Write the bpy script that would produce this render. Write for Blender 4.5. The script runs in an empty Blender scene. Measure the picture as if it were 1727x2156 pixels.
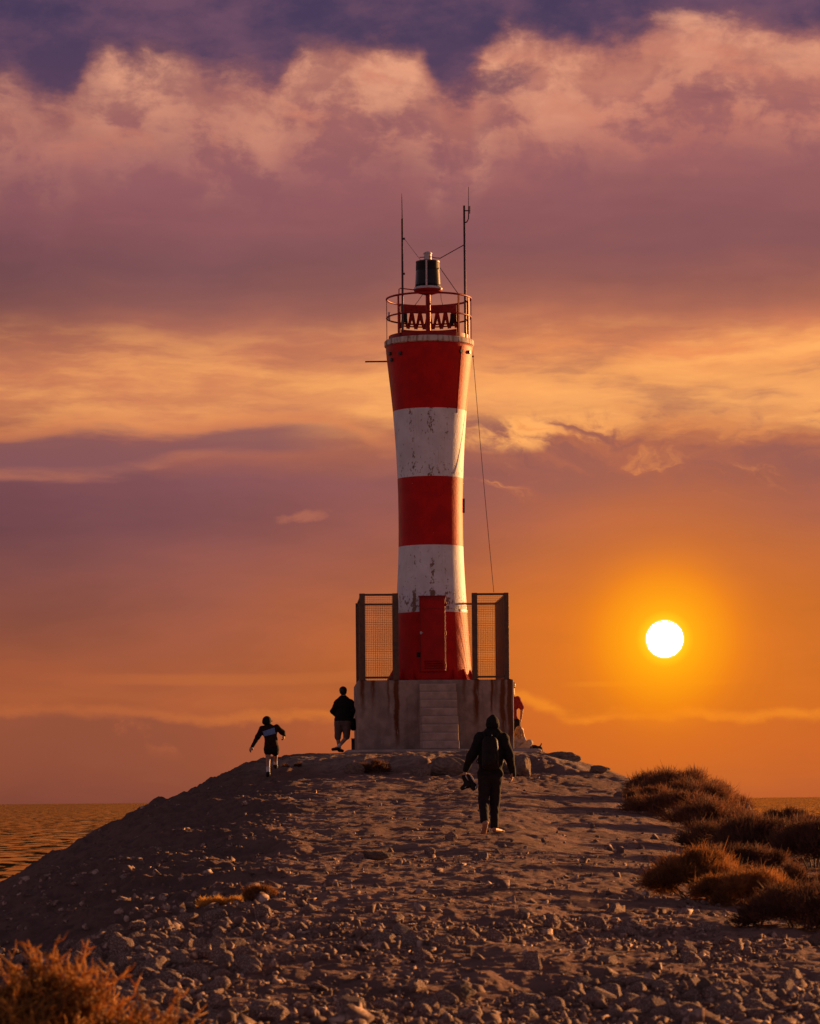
import bpy, bmesh, math, random
import numpy as np
from mathutils import Vector, Matrix, Euler

R = math.radians
C = bpy.context.scene.collection
S = bpy.context.scene

# ---------------------------------------------------------------- camera, light, exposure
F = 6500.0                       # focal length, in pixels of a 1727 wide picture
CX, HY, ROLL = 863.5, 1685.2, 0.0088
CZ = 8.0                         # camera height over the sea
cam = bpy.data.cameras.new('camera')
cam.sensor_fit = 'HORIZONTAL'
cam.sensor_width = 36.0
cam.lens = 36.0 * F / 1727.0
cam.clip_start = 0.5
cam.clip_end = 200000.0
cam.shift_y = (HY - 2155 / 2) / 1727.0     # in picture widths
cam.dof.use_dof = True
cam.dof.focus_distance = 62.0
cam.dof.aperture_fstop = 8.0
co = bpy.data.objects.new('camera', cam)
C.objects.link(co)
co.matrix_world = Matrix.Translation((0, 0, CZ)) @ Matrix.Rotation(R(90), 4, 'X') @ Matrix.Rotation(-ROLL, 4, 'Z')
S.camera = co
S.view_settings.view_transform = 'Standard'
S.view_settings.look = 'None'
S.view_settings.exposure = 1.1
S.view_settings.gamma = 1.0
S.cycles.use_denoising = True
S.cycles.max_bounces = 6

SUN_AZ, SUN_EL = R(50), R(6.3)
SUN_STRENGTH = 5.0
sd = bpy.data.lights.new('sun', 'SUN')
sd.energy = SUN_STRENGTH
sd.angle = R(0.6)
sd.color = (1.0, 0.455, 0.155)
so = bpy.data.objects.new('sun', sd)
C.objects.link(so)
to_sun = Vector((math.sin(SUN_AZ) * math.cos(SUN_EL), math.cos(SUN_AZ) * math.cos(SUN_EL), math.sin(SUN_EL)))
so.rotation_euler = to_sun.to_track_quat('Z', 'Y').to_euler()
so.location = to_sun * 200


def P(px, py, Y):
    dx, dy = px - CX, HY - py
    c, s = math.cos(ROLL), math.sin(ROLL)
    return Vector(((dx * c + dy * s) / F * Y, Y, CZ + (-dx * s + dy * c) / F * Y))


def lin(c):
    return tuple(((v / 255) / 12.92 if v / 255 <= 0.04045 else ((v / 255 + 0.055) / 1.055) ** 2.4) for v in c) + (1.0,)


# ---------------------------------------------------------------- node helper
class N:
    """a socket with arithmetic"""
    def __init__(s, nt, sock): s.nt, s.k = nt, sock
    def _m(s, op, *o, clamp=False):
        n = s.nt.nodes.new('ShaderNodeMath'); n.operation = op; n.use_clamp = clamp
        for i, v in enumerate((s,) + o):
            if isinstance(v, N): s.nt.links.new(v.k, n.inputs[i])
            else: n.inputs[i].default_value = v
        return N(s.nt, n.outputs[0])
    def __add__(s, o): return s._m('ADD', o)
    __radd__ = __add__
    def __mul__(s, o): return s._m('MULTIPLY', o)
    __rmul__ = __mul__
    def __sub__(s, o): return s._m('SUBTRACT', o)
    def __rsub__(s, o): return (s * -1.0) + o
    def __truediv__(s, o): return s._m('DIVIDE', o)
    def clamp(s): return s._m('ADD', 0.0, clamp=True)
    def pw(s, e): return s._m('POWER', e)
    def abs(s): return s._m('ABSOLUTE')
    def min(s, o): return s._m('MINIMUM', o)
    def max(s, o): return s._m('MAXIMUM', o)
    def sm(s, a, b, lo=0.0, hi=1.0):
        n = s.nt.nodes.new('ShaderNodeMapRange'); n.interpolation_type = 'SMOOTHSTEP'; n.clamp = True
        s.nt.links.new(s.k, n.inputs['Value'])
        if a > b: a, b, lo, hi = b, a, hi, lo
        for nm, v in (('From Min', a), ('From Max', b), ('To Min', lo), ('To Max', hi)): n.inputs[nm].default_value = v
        return N(s.nt, n.outputs[0])
    def curve(s, pts):
        xs = [p[0] for p in pts]; ys = [p[1] for p in pts]
        x0, x1 = min(xs), max(xs); y0, y1 = min(ys), max(ys)
        if y1 - y0 < 1e-6: y1 = y0 + 1
        n = s.nt.nodes.new('ShaderNodeFloatCurve')
        cv = n.mapping.curves[0]
        q = [((x - x0) / (x1 - x0), (y - y0) / (y1 - y0)) for x, y in pts]
        cv.points[0].location = q[0]; cv.points[1].location = q[-1]
        for p in q[1:-1]: cv.points.new(*p)
        n.mapping.update()
        t = ((s - x0) * (1.0 / (x1 - x0))).clamp()
        s.nt.links.new(t.k, n.inputs['Value'])
        return N(s.nt, n.outputs[0]) * (y1 - y0) + y0
    def ramp(s, stops, x0=None, x1=None):
        x0 = stops[0][0] if x0 is None else x0; x1 = stops[-1][0] if x1 is None else x1
        n = s.nt.nodes.new('ShaderNodeValToRGB'); e = n.color_ramp.elements
        for i, (x, c) in enumerate(stops):
            t = (x - x0) / (x1 - x0)
            if i == 0: el = e[0]; el.position = t
            elif i == 1: el = e[1]; el.position = t
            else: el = e.new(t)
            el.color = c
        t = ((s - x0) * (1.0 / (x1 - x0))).clamp()
        s.nt.links.new(t.k, n.inputs[0])
        return N(s.nt, n.outputs[0])


def vec(nt, x, y, z=0.0):
    n = nt.nodes.new('ShaderNodeCombineXYZ')
    for i, v in enumerate((x, y, z)):
        if isinstance(v, N): nt.links.new(v.k, n.inputs[i])
        else: n.inputs[i].default_value = v
    return N(nt, n.outputs[0])


def noise(nt, v, scale=1.0, detail=4.0, rough=0.5, dist=0.0):
    n = nt.nodes.new('ShaderNodeTexNoise')
    nt.links.new(v.k, n.inputs['Vector'])
    for k, x in (('Scale', scale), ('Detail', detail), ('Roughness', rough), ('Distortion', dist)): n.inputs[k].default_value = x
    return N(nt, n.outputs['Fac'])


def mix(nt, f, a, b, mode='MIX'):
    n = nt.nodes.new('ShaderNodeMix'); n.data_type = 'RGBA'; n.blend_type = mode
    for i, v in ((0, f), (6, a), (7, b)):
        if isinstance(v, N): nt.links.new(v.k, n.inputs[i])
        else: n.inputs[i].default_value = v
    return N(nt, n.outputs[2])


# ---------------------------------------------------------------- sky (world), a function of direction only
W = bpy.data.worlds.new('World')
S.world = W
W.use_nodes = True
nt = W.node_tree
nt.nodes.clear()
tc = nt.nodes.new('ShaderNodeTexCoord')
sx = nt.nodes.new('ShaderNodeSeparateXYZ')
nt.links.new(tc.outputs['Generated'], sx.inputs[0])
dx, dy, dz = (N(nt, sx.outputs[i]) for i in range(3))
az = dx._m('ARCTAN2', dy)
hyp = (dx * dx + dy * dy).max(1e-6).pw(0.5)
X = az * F + CX
Yp = (dz / hyp) * (-F) + HY
Xs, Ys = X * 0.001, Yp * 0.001
wv = vec(nt, Xs, Ys)
w1 = noise(nt, vec(nt, Xs, Ys * 1.6, 3.1), 3.0, 5, 0.55) - 0.5
w2 = noise(nt, vec(nt, Xs, Ys * 1.6, 7.7), 3.0, 5, 0.55) - 0.5
Xw, Yw = X + w1 * 130.0, Yp + w2 * 110.0
fine = noise(nt, vec(nt, Xs + w1 * 0.10, Ys * 1.25 + w2 * 0.10, 1.3), 7.5, 8, 0.6)            # cauliflower
streak = noise(nt, vec(nt, Xs + w2 * 0.12, Ys * 5.0 + w1 * 0.5, 5.2), 2.2, 7, 0.58)              # long streaks
broad = noise(nt, vec(nt, Xs, Ys * 2.0, 9.4), 2.4, 4, 0.5)

CL = Yw.ramp([(0, lin((84, 66, 96))), (120, lin((142, 95, 102))), (260, lin((172, 110, 107))), (360, lin((158, 101, 108))), (460, lin((148, 94, 102))),
              (560, lin((132, 87, 95))), (640, lin((150, 97, 94))), (710, lin((184, 116, 94))), (790, lin((214, 137, 96))), (865, lin((222, 142, 98))),
              (930, lin((184, 110, 90))), (1010, lin((140, 88, 98))), (1100, lin((134, 83, 92))), (1200, lin((150, 90, 86))), (1300, lin((163, 94, 76))),
              (1400, lin((176, 98, 66))), (1470, lin((184, 102, 64))), (1540, lin((168, 93, 62))), (1620, lin((154, 86, 64))), (1690, lin((138, 78, 66)))], 0, 1700)
CR = Yw.ramp([(0, lin((96, 70, 100))), (120, lin((190, 121, 108))), (260, lin((186, 117, 108))), (360, lin((158, 100, 105))), (460, lin((145, 92, 98))),
              (520, lin((142, 90, 95))), (590, lin((156, 98, 92))), (645, lin((178, 111, 92))), (690, lin((208, 130, 94))), (730, lin((240, 154, 96))), (790, lin((255, 178, 104))), (850, lin((255, 182, 108))),
              (920, lin((186, 114, 84))), (1000, lin((160, 97, 90))), (1080, lin((170, 99, 80))), (1170, lin((192, 107, 64))), (1280, lin((210, 114, 40))),
              (1400, lin((216, 116, 36))), (1500, lin((220, 116, 34))), (1580, lin((212, 108, 42))), (1640, lin((200, 103, 50))), (1690, lin((188, 96, 52)))], 0, 1700)
col = mix(nt, X.sm(250, 1350), CL, CR)
col = mix(nt, X.sm(560, -100) * Yp.sm(260, 520) * Yp.sm(1500, 1250, 0.5, 1.0) * (Yw.sm(700, 780) * Yw.sm(900, 840) * -0.6 + 1.0), col, (0.74, 0.74, 0.80, 1), 'MULTIPLY')
# soft mottling
col = mix(nt, 1.0, col, (broad * 0.35 + streak * 0.45 + 0.6).ramp([(0.7, (0.72, 0.74, 0.8, 1)), (1.0, (1, 1, 1, 1)), (1.3, (1.3, 1.22, 1.1, 1))], 0.7, 1.3), 'MULTIPLY')
# --- tall cloud: its upper edge against the violet sky
B = (X + w1 * 120.0 + (fine - 0.5) * 60.0).curve([(-900, 180), (-300, 120), (0, 170), (70, 160), (130, 205), (200, 115), (290, 96), (350, 92), (420, 140), (470, 152), (560, 158), (610, 125), (690, 84), (760, 88),
             (830, 76), (890, 100), (925, 135), (962, 190), (1010, 160), (1062, 72), (1110, 50), (1170, 84), (1260, 92), (1330, 92), (1390, 50), (1460, 24), (1560, 40), (1650, 62), (1760, 66), (2600, 120)])
puff = (fine - 0.5) * 150.0 + w2 * 60.0
depth = Yp + puff * 0.9 - B                         # >0 inside the cloud
edge_soft = noise(nt, vec(nt, Xs * 0.8 - Ys * 0.5, Ys * 1.4 + Xs * 0.3, 12.0), 9.0, 7, 0.62) - 0.5
tex = noise(nt, vec(nt, Xs * 0.9 + Ys * 0.45 + w1 * 0.2, Ys * 2.0 - Xs * 0.5 + w2 * 0.2, 21.0), 5.0, 9, 0.6)
depth = depth + edge_soft * 90.0 + (tex - 0.5) * 110.0
inside = depth.sm(-36, 50)
violet = mix(nt, (broad + edge_soft * 0.8).sm(0.3, 0.75), lin((73, 60, 98)), lin((114, 82, 110)))
violet = mix(nt, Yp.sm(0, 260) * 0.35, violet, lin((120, 80, 100)))
col = mix(nt, inside, violet, col)
lit = depth.sm(0, 70) * depth.sm(330, 50)
lobe = (fine.sm(0.40, 0.66) * 0.65 + 0.18 + broad.sm(0.45, 0.65) * 0.25)
col = mix(nt, lit * lobe * (X.curve([(-900, .4), (0, .45), (110, .25), (200, .6), (330, .95), (450, .5), (560, .6), (700, .9), (850, 1.0), (930, .8), (975, .25), (1010, .7), (1080, 1.0), (1200, .8), (1350, .6), (1500, .75), (1727, .65), (2600, .5)])),
          col, lin((252, 186, 150)))
shade = depth.sm(60, 160) * depth.sm(420, 200) * fine.sm(0.56, 0.40) * 0.55
col = mix(nt, shade, col, lin((142, 90, 104)))
zone_t = depth.sm(20, 120) * Yp.sm(430, 250)
col = mix(nt, zone_t * tex.sm(0.50, 0.70) * X.sm(-100, 700, 0.35, 0.75), col, lin((216, 142, 118)))
col = mix(nt, zone_t * tex.sm(0.48, 0.30) * 0.55, col, lin((138, 88, 102)))
hole = (((X - 1035) / 85.0).pw(2.0) + ((Yp - 172 + (X - 1035) * 0.25) / 34.0).pw(2.0) + (fine - 0.5) * 6.0 + edge_soft * 5.0).sm(1.7, -0.4)
col = mix(nt, hole * 0.75, col, lin((110, 74, 98)))
# --- warm streaky band
band = Yw.sm(640, 760) * Yw.sm(960, 870)
wisp = noise(nt, vec(nt, Xs * 0.9 + w1 * 0.10, Ys * 5.0 + w2 * 0.35, 2.2), 3.0, 9, 0.6, 0.0)
col = mix(nt, band * wisp.sm(0.44, 0.70) * X.sm(200, 1500, 0.5, 0.9), col, lin((270, 196, 112)))
col = mix(nt, band * wisp.sm(0.48, 0.30) * 0.5, col, lin((160, 100, 92)))
# --- left grey bank with a sharp foot
e1 = (wisp - 0.5) * 90.0
topL = X.curve([(-900, 900), (0, 925), (200, 905), (350, 915), (480, 897), (620, 888), (760, 915), (820, 940), (2400, 1000)])
footL = X.curve([(-900, 1010), (0, 1000), (150, 1003), (290, 992), (400, 965), (560, 950), (700, 945), (820, 940), (2400, 900)])
dT = Yp + e1 - topL
dF = footL - Yp + e1 * 0.5
bank = dT.sm(-12, 22) * dF.sm(-14, 14) * X.sm(820, 560)
col = mix(nt, bank * 0.85, col, lin((138, 90, 98)))
rimF = dF.sm(-16, 0) * dF.sm(26, 4) * X.sm(620, 400) * streak.sm(0.35, 0.6)
col = mix(nt, rimF * 0.55, col, lin((196, 122, 96)))
rimT = (Yp + e1 - topL).sm(-40, -6) * (Yp + e1 - topL).sm(16, -4) * X.sm(1000, 700)
col = mix(nt, rimT * 0.5, col, lin((226, 142, 92)))
# --- right wisps and the grey bank behind the tower's right side
curl = noise(nt, vec(nt, Xs * 1.4 + w2 * 0.5, Ys * 3.4 - Xs * 0.35 + w1 * 0.9, 6.6), 4.2, 8, 0.6, 0.35)
zoneR = X.sm(930, 1010) * Yw.sm(850, 905) * Yw.sm(1075, 1010)
col = mix(nt, zoneR * curl.sm(0.56, 0.36) * 0.85, col, lin((152, 95, 92)))
hot = ((X - 1150) / 210.0).pw(2.0) + ((Yp - 912 + (X - 1150) * 0.06) / 42.0).pw(2.0)
col = mix(nt, hot.sm(1.3, 0.1) * (curl * 0.6 + fine * 0.5).sm(0.50, 0.66) * 0.95, col, lin((272, 196, 112)))
col = mix(nt, zoneR * curl.sm(0.53, 0.72) * X.sm(1650, 1150, 0.45, 0.95), col, lin((244, 160, 92)))
spot = (((X - 655) / 46.0).pw(2.0) + ((Yp - 1082 + (X - 655) * 0.12) / 12.0).pw(2.0) + (fine - 0.5) * 9.0 + edge_soft * 8.0).sm(1.6, -0.6)
col = mix(nt, spot * 0.45, col, lin((206, 126, 96)))
# --- low banks above the sea
topB = (X + w1 * 120.0 + (fine - 0.5) * 60.0).curve([(-900, 1500), (0, 1492), (200, 1494), (330, 1500), (470, 1512), (600, 1505), (700, 1512), (900, 1500), (1060, 1462), (1115, 1478), (1170, 1496), (1240, 1512), (1310, 1502), (1400, 1500), (1490, 1506), (1560, 1524), (1640, 1516), (1727, 1514), (2600, 1500)])
dB = Yp + (fine - 0.5) * 46.0 + edge_soft * 34.0 + w2 * 26.0 - topB
low = dB.sm(-8, 16) * Yp.sm(1690, 1560)
lowc = mix(nt, X.sm(300, 1100), lin((148, 84, 66)), lin((206, 102, 44)))
col = mix(nt, low * X.sm(900, 200, 0.55, 0.75), col, lowc)
rimB = dB.sm(-20, -2) * dB.sm(18, 0) * streak.sm(0.22, 0.52)
col = mix(nt, rimB * X.sm(100, 1150, 0.35, 1.0), col, mix(nt, X.sm(300, 1100), lin((206, 118, 66)), lin((252, 150, 40))))
puffs = dB.sm(0, 20) * dB.sm(110, 40) * fine.sm(0.52, 0.66) * X.sm(1000, 500)
col = mix(nt, puffs * 0.5, col, lin((196, 112, 70)))
thin = ((Yp - 1443 + w2 * 10.0) / 7.0).pw(2.0).sm(1.2, 0.0) * ((X - 1370) / 200.0).pw(2.0).sm(1.0, 0.1)
col = mix(nt, thin * 0.6, col, lin((250, 152, 40)))
thin2 = ((Yp - 1425 + w2 * 22.0) / 14.0).pw(2.0).sm(1.2, 0.0) * ((X - 560) / 420.0).pw(2.0).sm(1.0, 0.1)
col = mix(nt, thin2 * 0.4, col, lin((206, 118, 62)))
col = mix(nt, 1.0, col, (0.91, 0.80, 0.75, 1), 'MULTIPLY')
# --- aureole and disc of the setting sun
SX, SY = 1400.0, 1345.0
_v = P(SX, SY, 1.0) - Vector((0, 0, CZ))
_v.normalize()
vdot = dx * _v.x + dy * _v.y + dz * _v.z
r = vdot.min(1.0)._m('ARCCOSINE') * F
glow = r.ramp([(0, lin((255, 205, 20))), (46, lin((255, 196, 12))), (60, lin((255, 172, 0))), (95, lin((255, 155, 0))), (150, lin((248, 136, 4))), (230, lin((234, 124, 22))), (420, lin((214, 116, 44)))], 0, 420)
ga = r.curve([(0, 1.0), (60, 0.99), (100, 0.95), (140, 0.82), (175, 0.58), (230, 0.36), (300, 0.27), (400, 0.13), (520, 0.04), (640, 0.0)])
col = mix(nt, ga, col, glow)
col = mix(nt, r.sm(43, 35), col, (1.5, 1.35, 0.35, 1))
disc = r.sm(37.5, 34.5)
col = mix(nt, disc, col, (6000.0, 2700.0, 800.0, 1))
# --- the rest of the dome: dusk violet overhead and behind
fwd = (dy.max(-1.0))
dome = mix(nt, dz.sm(0.10, 0.50), (0.40, 0.275, 0.345, 1), (0.072, 0.052, 0.070, 1))
dome = mix(nt, (dx * to_sun.x + dy * to_sun.y).sm(0.3, 1.0) * dz.sm(0.7, 0.1), dome, (0.55, 0.26, 0.13, 1))
front = (az.abs()).sm(R(46), R(20)) * dz.sm(0.55, 0.28)
sky_col = mix(nt, front, dome, col)
nish = nt.nodes.new('ShaderNodeTexSky')
nish.sky_type = 'NISHITA'
nish.sun_disc = False
nish.sun_elevation = SUN_EL
nish.sun_rotation = SUN_AZ
bg1 = nt.nodes.new('ShaderNodeBackground'); bg1.inputs[1].default_value = 0.466
bg2 = nt.nodes.new('ShaderNodeBackground'); bg2.inputs[1].default_value = 0.0015
ad = nt.nodes.new('ShaderNodeAddShader'); wo = nt.nodes.new('ShaderNodeOutputWorld')
nt.links.new(sky_col.k, bg1.inputs[0]); nt.links.new(nish.outputs[0], bg2.inputs[0])
nt.links.new(bg1.outputs[0], ad.inputs[0]); nt.links.new(bg2.outputs[0], ad.inputs[1])
nt.links.new(ad.outputs[0], wo.inputs[0])
W.cycles.sampling_method = 'MANUAL'
W.cycles.sample_map_resolution = 4096


# ---------------------------------------------------------------- materials
def mat(name, c1, c2=None, scale=6.0, rough=0.7, bump=0.0, bscale=30.0, metal=0.0, spec=0.4, detail=5, stretch=(1, 1, 1), lo=0.35, hi=0.65, trans=0.0, bdist=0.02):
    m = bpy.data.materials.new(name); m.use_nodes = True
    t = m.node_tree; b = t.nodes['Principled BSDF']
    b.inputs['Roughness'].default_value = rough
    b.inputs['Metallic'].default_value = metal
    b.inputs['Specular IOR Level'].default_value = spec
    g = t.nodes.new('ShaderNodeTexCoord')
    mp = t.nodes.new('ShaderNodeMapping'); mp.inputs['Scale'].default_value = stretch
    t.links.new(g.outputs['Object'], mp.inputs[0])
    v = N(t, mp.outputs[0])
    c2 = c2 or tuple(x * 0.75 for x in c1)
    n = noise(t, v, scale, detail, 0.6)
    c = mix(t, n.sm(lo, hi), tuple(c1) + (1,), tuple(c2) + (1,))
    t.links.new(c.k, b.inputs['Base Color'])
    if bump:
        bn = t.nodes.new('ShaderNodeBump'); bn.inputs['Strength'].default_value = bump; bn.inputs['Distance'].default_value = bdist
        h = noise(t, v, bscale, 6, 0.65)
        t.links.new(h.k, bn.inputs['Height']); t.links.new(bn.outputs[0], b.inputs['Normal'])
    if trans:
        tr = t.nodes.new('ShaderNodeBsdfTranslucent'); t.links.new(c.k, tr.inputs[0])
        ms = t.nodes.new('ShaderNodeMixShader'); ms.inputs[0].default_value = trans
        t.links.new(b.outputs[0], ms.inputs[1]); t.links.new(tr.outputs[0], ms.inputs[2])
        t.links.new(ms.outputs[0], t.nodes['Material Output'].inputs[0])
    return m


def tower_paint(name, c1, c2, red):
    m = mat(name, c1, c2, 2.2, 0.55, 0.0, spec=0.15)
    t = m.node_tree; b = t.nodes['Principled BSDF']
    g = t.nodes.new('ShaderNodeTexCoord'); s3 = t.nodes.new('ShaderNodeSeparateXYZ')
    t.links.new(g.outputs['Object'], s3.inputs[0])
    x, y, z = (N(t, s3.outputs[i]) for i in range(3))
    ang = x._m('ARCTAN2', y * -1.0)             # 0 faces the path
    v = vec(t, ang * 0.9, z * 0.55, 0.3)
    cols = noise(t, vec(t, ang * 1.0, z * 0.05, 4.0), 4.5, 2, 0.5)
    chips = noise(t, vec(t, ang * 1.2, z * 0.8, 2.0), 9.0, 7, 0.75)
    rows = noise(t, vec(t, ang * 0.4, z * 0.75, 8.0), 1.8, 2, 0.5)
    def colm(a0, wd): return ((ang - a0 + (cols - 0.5) * 0.10).abs() * (1.0 / wd)).sm(1.0, 0.2)
    def rowm(z0, wd): return ((z - z0).abs() * (1.0 / wd)).sm(1.0, 0.3)
    worn = colm(0.02, 0.13) + colm(-0.52, 0.10) * 0.9 + colm(0.45, 0.12) * 0.5
    low = rowm(2.15, 0.42) + rowm(5.72, 0.28) * 0.6
    mask = chips + worn * rows.sm(0.40, 0.60) * 0.11 + low * 0.075 + (worn * low) * 0.05
    mask = mask.sm(0.605, 0.64) if not red else chips.sm(0.72, 0.75)
    base = b.inputs['Base Color'].links[0].from_socket
    rust = mix(t, noise(t, v, 30, 4, .6), (0.10, 0.045, 0.022, 1), (0.26, 0.15, 0.09, 1))
    k = N(t, base)
    if not red:                                  # rain streaks of rust under the top edge
        run = noise(t, vec(t, ang * 4.0, z * 0.22, 1.0), 5.0, 5, 0.6).sm(0.5, 0.75)
        k = mix(t, run * 0.28, k, (0.36, 0.27, 0.21, 1))
    else:                                        # worn orange paint at both limbs; also paints in the sunlit strip and rim
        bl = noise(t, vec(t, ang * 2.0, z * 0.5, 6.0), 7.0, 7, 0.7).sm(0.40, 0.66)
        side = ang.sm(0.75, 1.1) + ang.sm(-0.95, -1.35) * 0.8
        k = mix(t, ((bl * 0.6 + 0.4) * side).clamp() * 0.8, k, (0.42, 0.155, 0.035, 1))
        k = mix(t, noise(t, vec(t, ang, z * 1.0, 3.3), 20, 3, .5).sm(0.735, 0.76), k, (0.42, 0.22, 0.16, 1))
    k = mix(t, mask * (0.95 if not red else 0.5), k, rust)
    t.links.new(k.k, b.inputs['Base Color'])
    bn = t.nodes.new('ShaderNodeBump'); bn.inputs['Strength'].default_value = 0.55; bn.inputs['Distance'].default_value = 0.012
    h = noise(t, N(t, g.outputs['Object']), 20, 5, 0.6) * 0.7 + noise(t, N(t, g.outputs['Object']), 5, 3, 0.5) * 0.8 - mask * 0.25
    t.links.new(h.k, bn.inputs['Height']); t.links.new(bn.outputs[0], b.inputs['Normal'])
    return m


def concrete_mat(name, xs):
    """grey board-marked concrete; rust runs below the posts, at the local x positions xs"""
    m = mat(name, (0.38, 0.28, 0.235), (0.25, 0.182, 0.152), 3.0, 0.9, 0.35, 24, spec=0.2, bdist=0.012)
    t = m.node_tree; b = t.nodes['Principled BSDF']
    g = t.nodes.new('ShaderNodeTexCoord'); s3 = t.nodes.new('ShaderNodeSeparateXYZ')
    t.links.new(g.outputs['Object'], s3.inputs[0])
    x, y, z = (N(t, s3.outputs[i]) for i in range(3))
    k = N(t, b.inputs['Base Color'].links[0].from_socket)
    damp = noise(t, vec(t, x, y, z * 0.5), 1.6, 5, 0.6).sm(0.42, 0.66)
    k = mix(t, damp * 0.45, k, (0.17, 0.135, 0.125, 1))
    pale = noise(t, vec(t, x * 1.5, y, z * 0.6 + 5.0), 2.1, 5, 0.65).sm(0.56, 0.72)
    k = mix(t, pale * 0.4, k, (0.52, 0.45, 0.41, 1))
    wob = (noise(t, vec(t, x * 0.5, z * 0.9, 2.0), 2.4, 4, 0.6) - 0.5) * 0.14
    brk = noise(t, vec(t, x * 6.0, z * 0.8, 1.0), 3.0, 5, 0.65)
    for (xx, wd, zlo, am) in xs:
        d = ((x + wob - xx).abs() * (1.0 / wd)).sm(1.0, 0.1)
        k = mix(t, (d * z.sm(zlo - 0.25, zlo + 0.8) * brk.sm(0.22, 0.52) * (am * 1.35)).clamp(), k, (0.125, 0.040, 0.014, 1))
    vst = noise(t, vec(t, x * 3.4, y * 3.4, z * 0.18), 3.2, 5, 0.6).sm(0.55, 0.78)
    k = mix(t, vst * 0.65, k, (0.16, 0.10, 0.08, 1))
    t.links.new(k.k, b.inputs['Base Color'])
    return m


M = {}
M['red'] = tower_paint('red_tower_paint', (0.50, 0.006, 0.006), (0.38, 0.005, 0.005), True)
M['white'] = tower_paint('white_tower_paint', (0.68, 0.69, 0.75), (0.58, 0.58, 0.63), False)
M['red_steel'] = mat('red_steel', (0.32, 0.010, 0.009), (0.2, 0.008, 0.007), 8, 0.5, 0.15, 40, spec=0.2)
M['red_door'] = mat('red_door_paint', (0.44, 0.007, 0.007), (0.33, 0.006, 0.006), 3, 0.5, 0.12, 14, spec=0.15)
M['ledge'] = mat('weathered_white', (0.55, 0.48, 0.45), (0.22, 0.11, 0.06), 5, 0.8, 0.4, 20, stretch=(2, 2, .5), lo=.45, hi=.66)
M['steel_brown'] = mat('rusty_brown_steel', (0.085, 0.048, 0.036), (0.14, 0.066, 0.036), 9, 0.6, 0.25, 45, metal=0.25)
M['wire'] = mat('fence_wire', (0.10, 0.060, 0.035), (0.13, 0.06, 0.03), 9, 0.6, metal=0.3)
M['dark_metal'] = mat('dark_metal', (0.045, 0.030, 0.028), (0.03, 0.02, 0.02), 6, 0.5, metal=0.3)
M['mast'] = mat('mast_steel', (0.09, 0.045, 0.040), (0.06, 0.03, 0.03), 12, 0.4, metal=0.4)
M['whip'] = mat('whip_fibre', (0.45, 0.32, 0.25), (0.35, 0.25, 0.2), 10, 0.5)
M['lens'] = mat('dark_lantern_glass', (0.010, 0.008, 0.009), (0.016, 0.012, 0.013), 4, 0.25, spec=0.2)
M['lamp_white'] = mat('lantern_white_metal', (0.55, 0.5, 0.52), (0.42, 0.38, 0.4), 10, 0.45)
M['blackp'] = mat('black_plastic', (0.010, 0.008, 0.008), (0.014, 0.011, 0.010), 10, 0.6, spec=0.2)
M['skin'] = mat('skin', (0.38, 0.20, 0.13), (0.33, 0.17, 0.11), 12, 0.55)
M['hair_dark'] = mat('dark_hair', (0.012, 0.008, 0.007), (0.02, 0.014, 0.010), 40, 0.5)
M['hair_fair'] = mat('fair_hair', (0.40, 0.24, 0.12), (0.25, 0.14, 0.07), 30, 0.5)
M['black_cloth'] = mat('black_cloth', (0.011, 0.009, 0.010), (0.016, 0.013, 0.014), 20, 0.85, 0.4, 30, spec=0.15)
M['navy_cloth'] = mat('dark_trousers', (0.017, 0.013, 0.016), (0.024, 0.018, 0.02), 14, 0.85, 0.4, 26, spec=0.15)
M['pack'] = mat('backpack_cloth', (0.011, 0.008, 0.008), (0.016, 0.011, 0.011), 20, 0.6, 0.2, 50, spec=0.15)
M['maroon_cloth'] = mat('dark_maroon_cloth', (0.030, 0.011, 0.010), (0.018, 0.008, 0.008), 14, 0.85, 0.3, 30, spec=0.15)
M['blue_cloth'] = mat('blue_cloth', (0.13, 0.21, 0.42), (0.11, 0.18, 0.36), 14, 0.8)
M['brown_cloth'] = mat('grey_brown_shorts', (0.13, 0.085, 0.075), (0.10, 0.066, 0.058), 14, 0.85, 0.3, 24)
M['red_cloth'] = mat('dark_red_shirt', (0.26, 0.016, 0.014), (0.2, 0.012, 0.01), 14, 0.85, 0.3, 24)
M['pale_cloth'] = mat('pale_cloth', (0.42, 0.36, 0.33), (0.34, 0.28, 0.26), 14, 0.85, 0.3, 24)
M['sock'] = mat('white_sock', (0.6, 0.52, 0.5), (0.5, 0.43, 0.42), 14, 0.85)
M['stone'] = mat('pale_stone', (0.155, 0.100, 0.084), (0.52, 0.37, 0.30), 9, 0.9, 0.5, 30, spec=0.2, lo=0.48, hi=0.66)
M['stone_dark'] = mat('brown_stone', (0.17, 0.12, 0.098), (0.095, 0.066, 0.054), 9, 0.9, 0.5, 30, spec=0.2)
M['sandstone'] = mat('sandstone', (0.27, 0.195, 0.155), (0.15, 0.105, 0.082), 4, 0.92, 0.8, 16, spec=0.15, bdist=0.04)
M['leaf_orange'] = mat('dry_orange_twigs', (0.68, 0.38, 0.095), (0.32, 0.165, 0.048), 5, 0.7, trans=0.55, lo=.4, hi=.6)
M['leaf_brown'] = mat('dry_brown_twigs', (0.25, 0.112, 0.058), (0.14, 0.064, 0.034), 4, 0.8, trans=0.4, lo=.4, hi=.6)
M['leaf_dark'] = mat('dark_scrub_leaves', (0.16, 0.074, 0.042), (0.09, 0.044, 0.027), 4, 0.8, trans=0.4, lo=.4, hi=.6)
M['leaf_gold'] = mat('rusty_scrub_leaves', (0.34, 0.145, 0.045), (0.16, 0.07, 0.025), 4, 0.75, trans=0.45, lo=.4, hi=.6)
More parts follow.
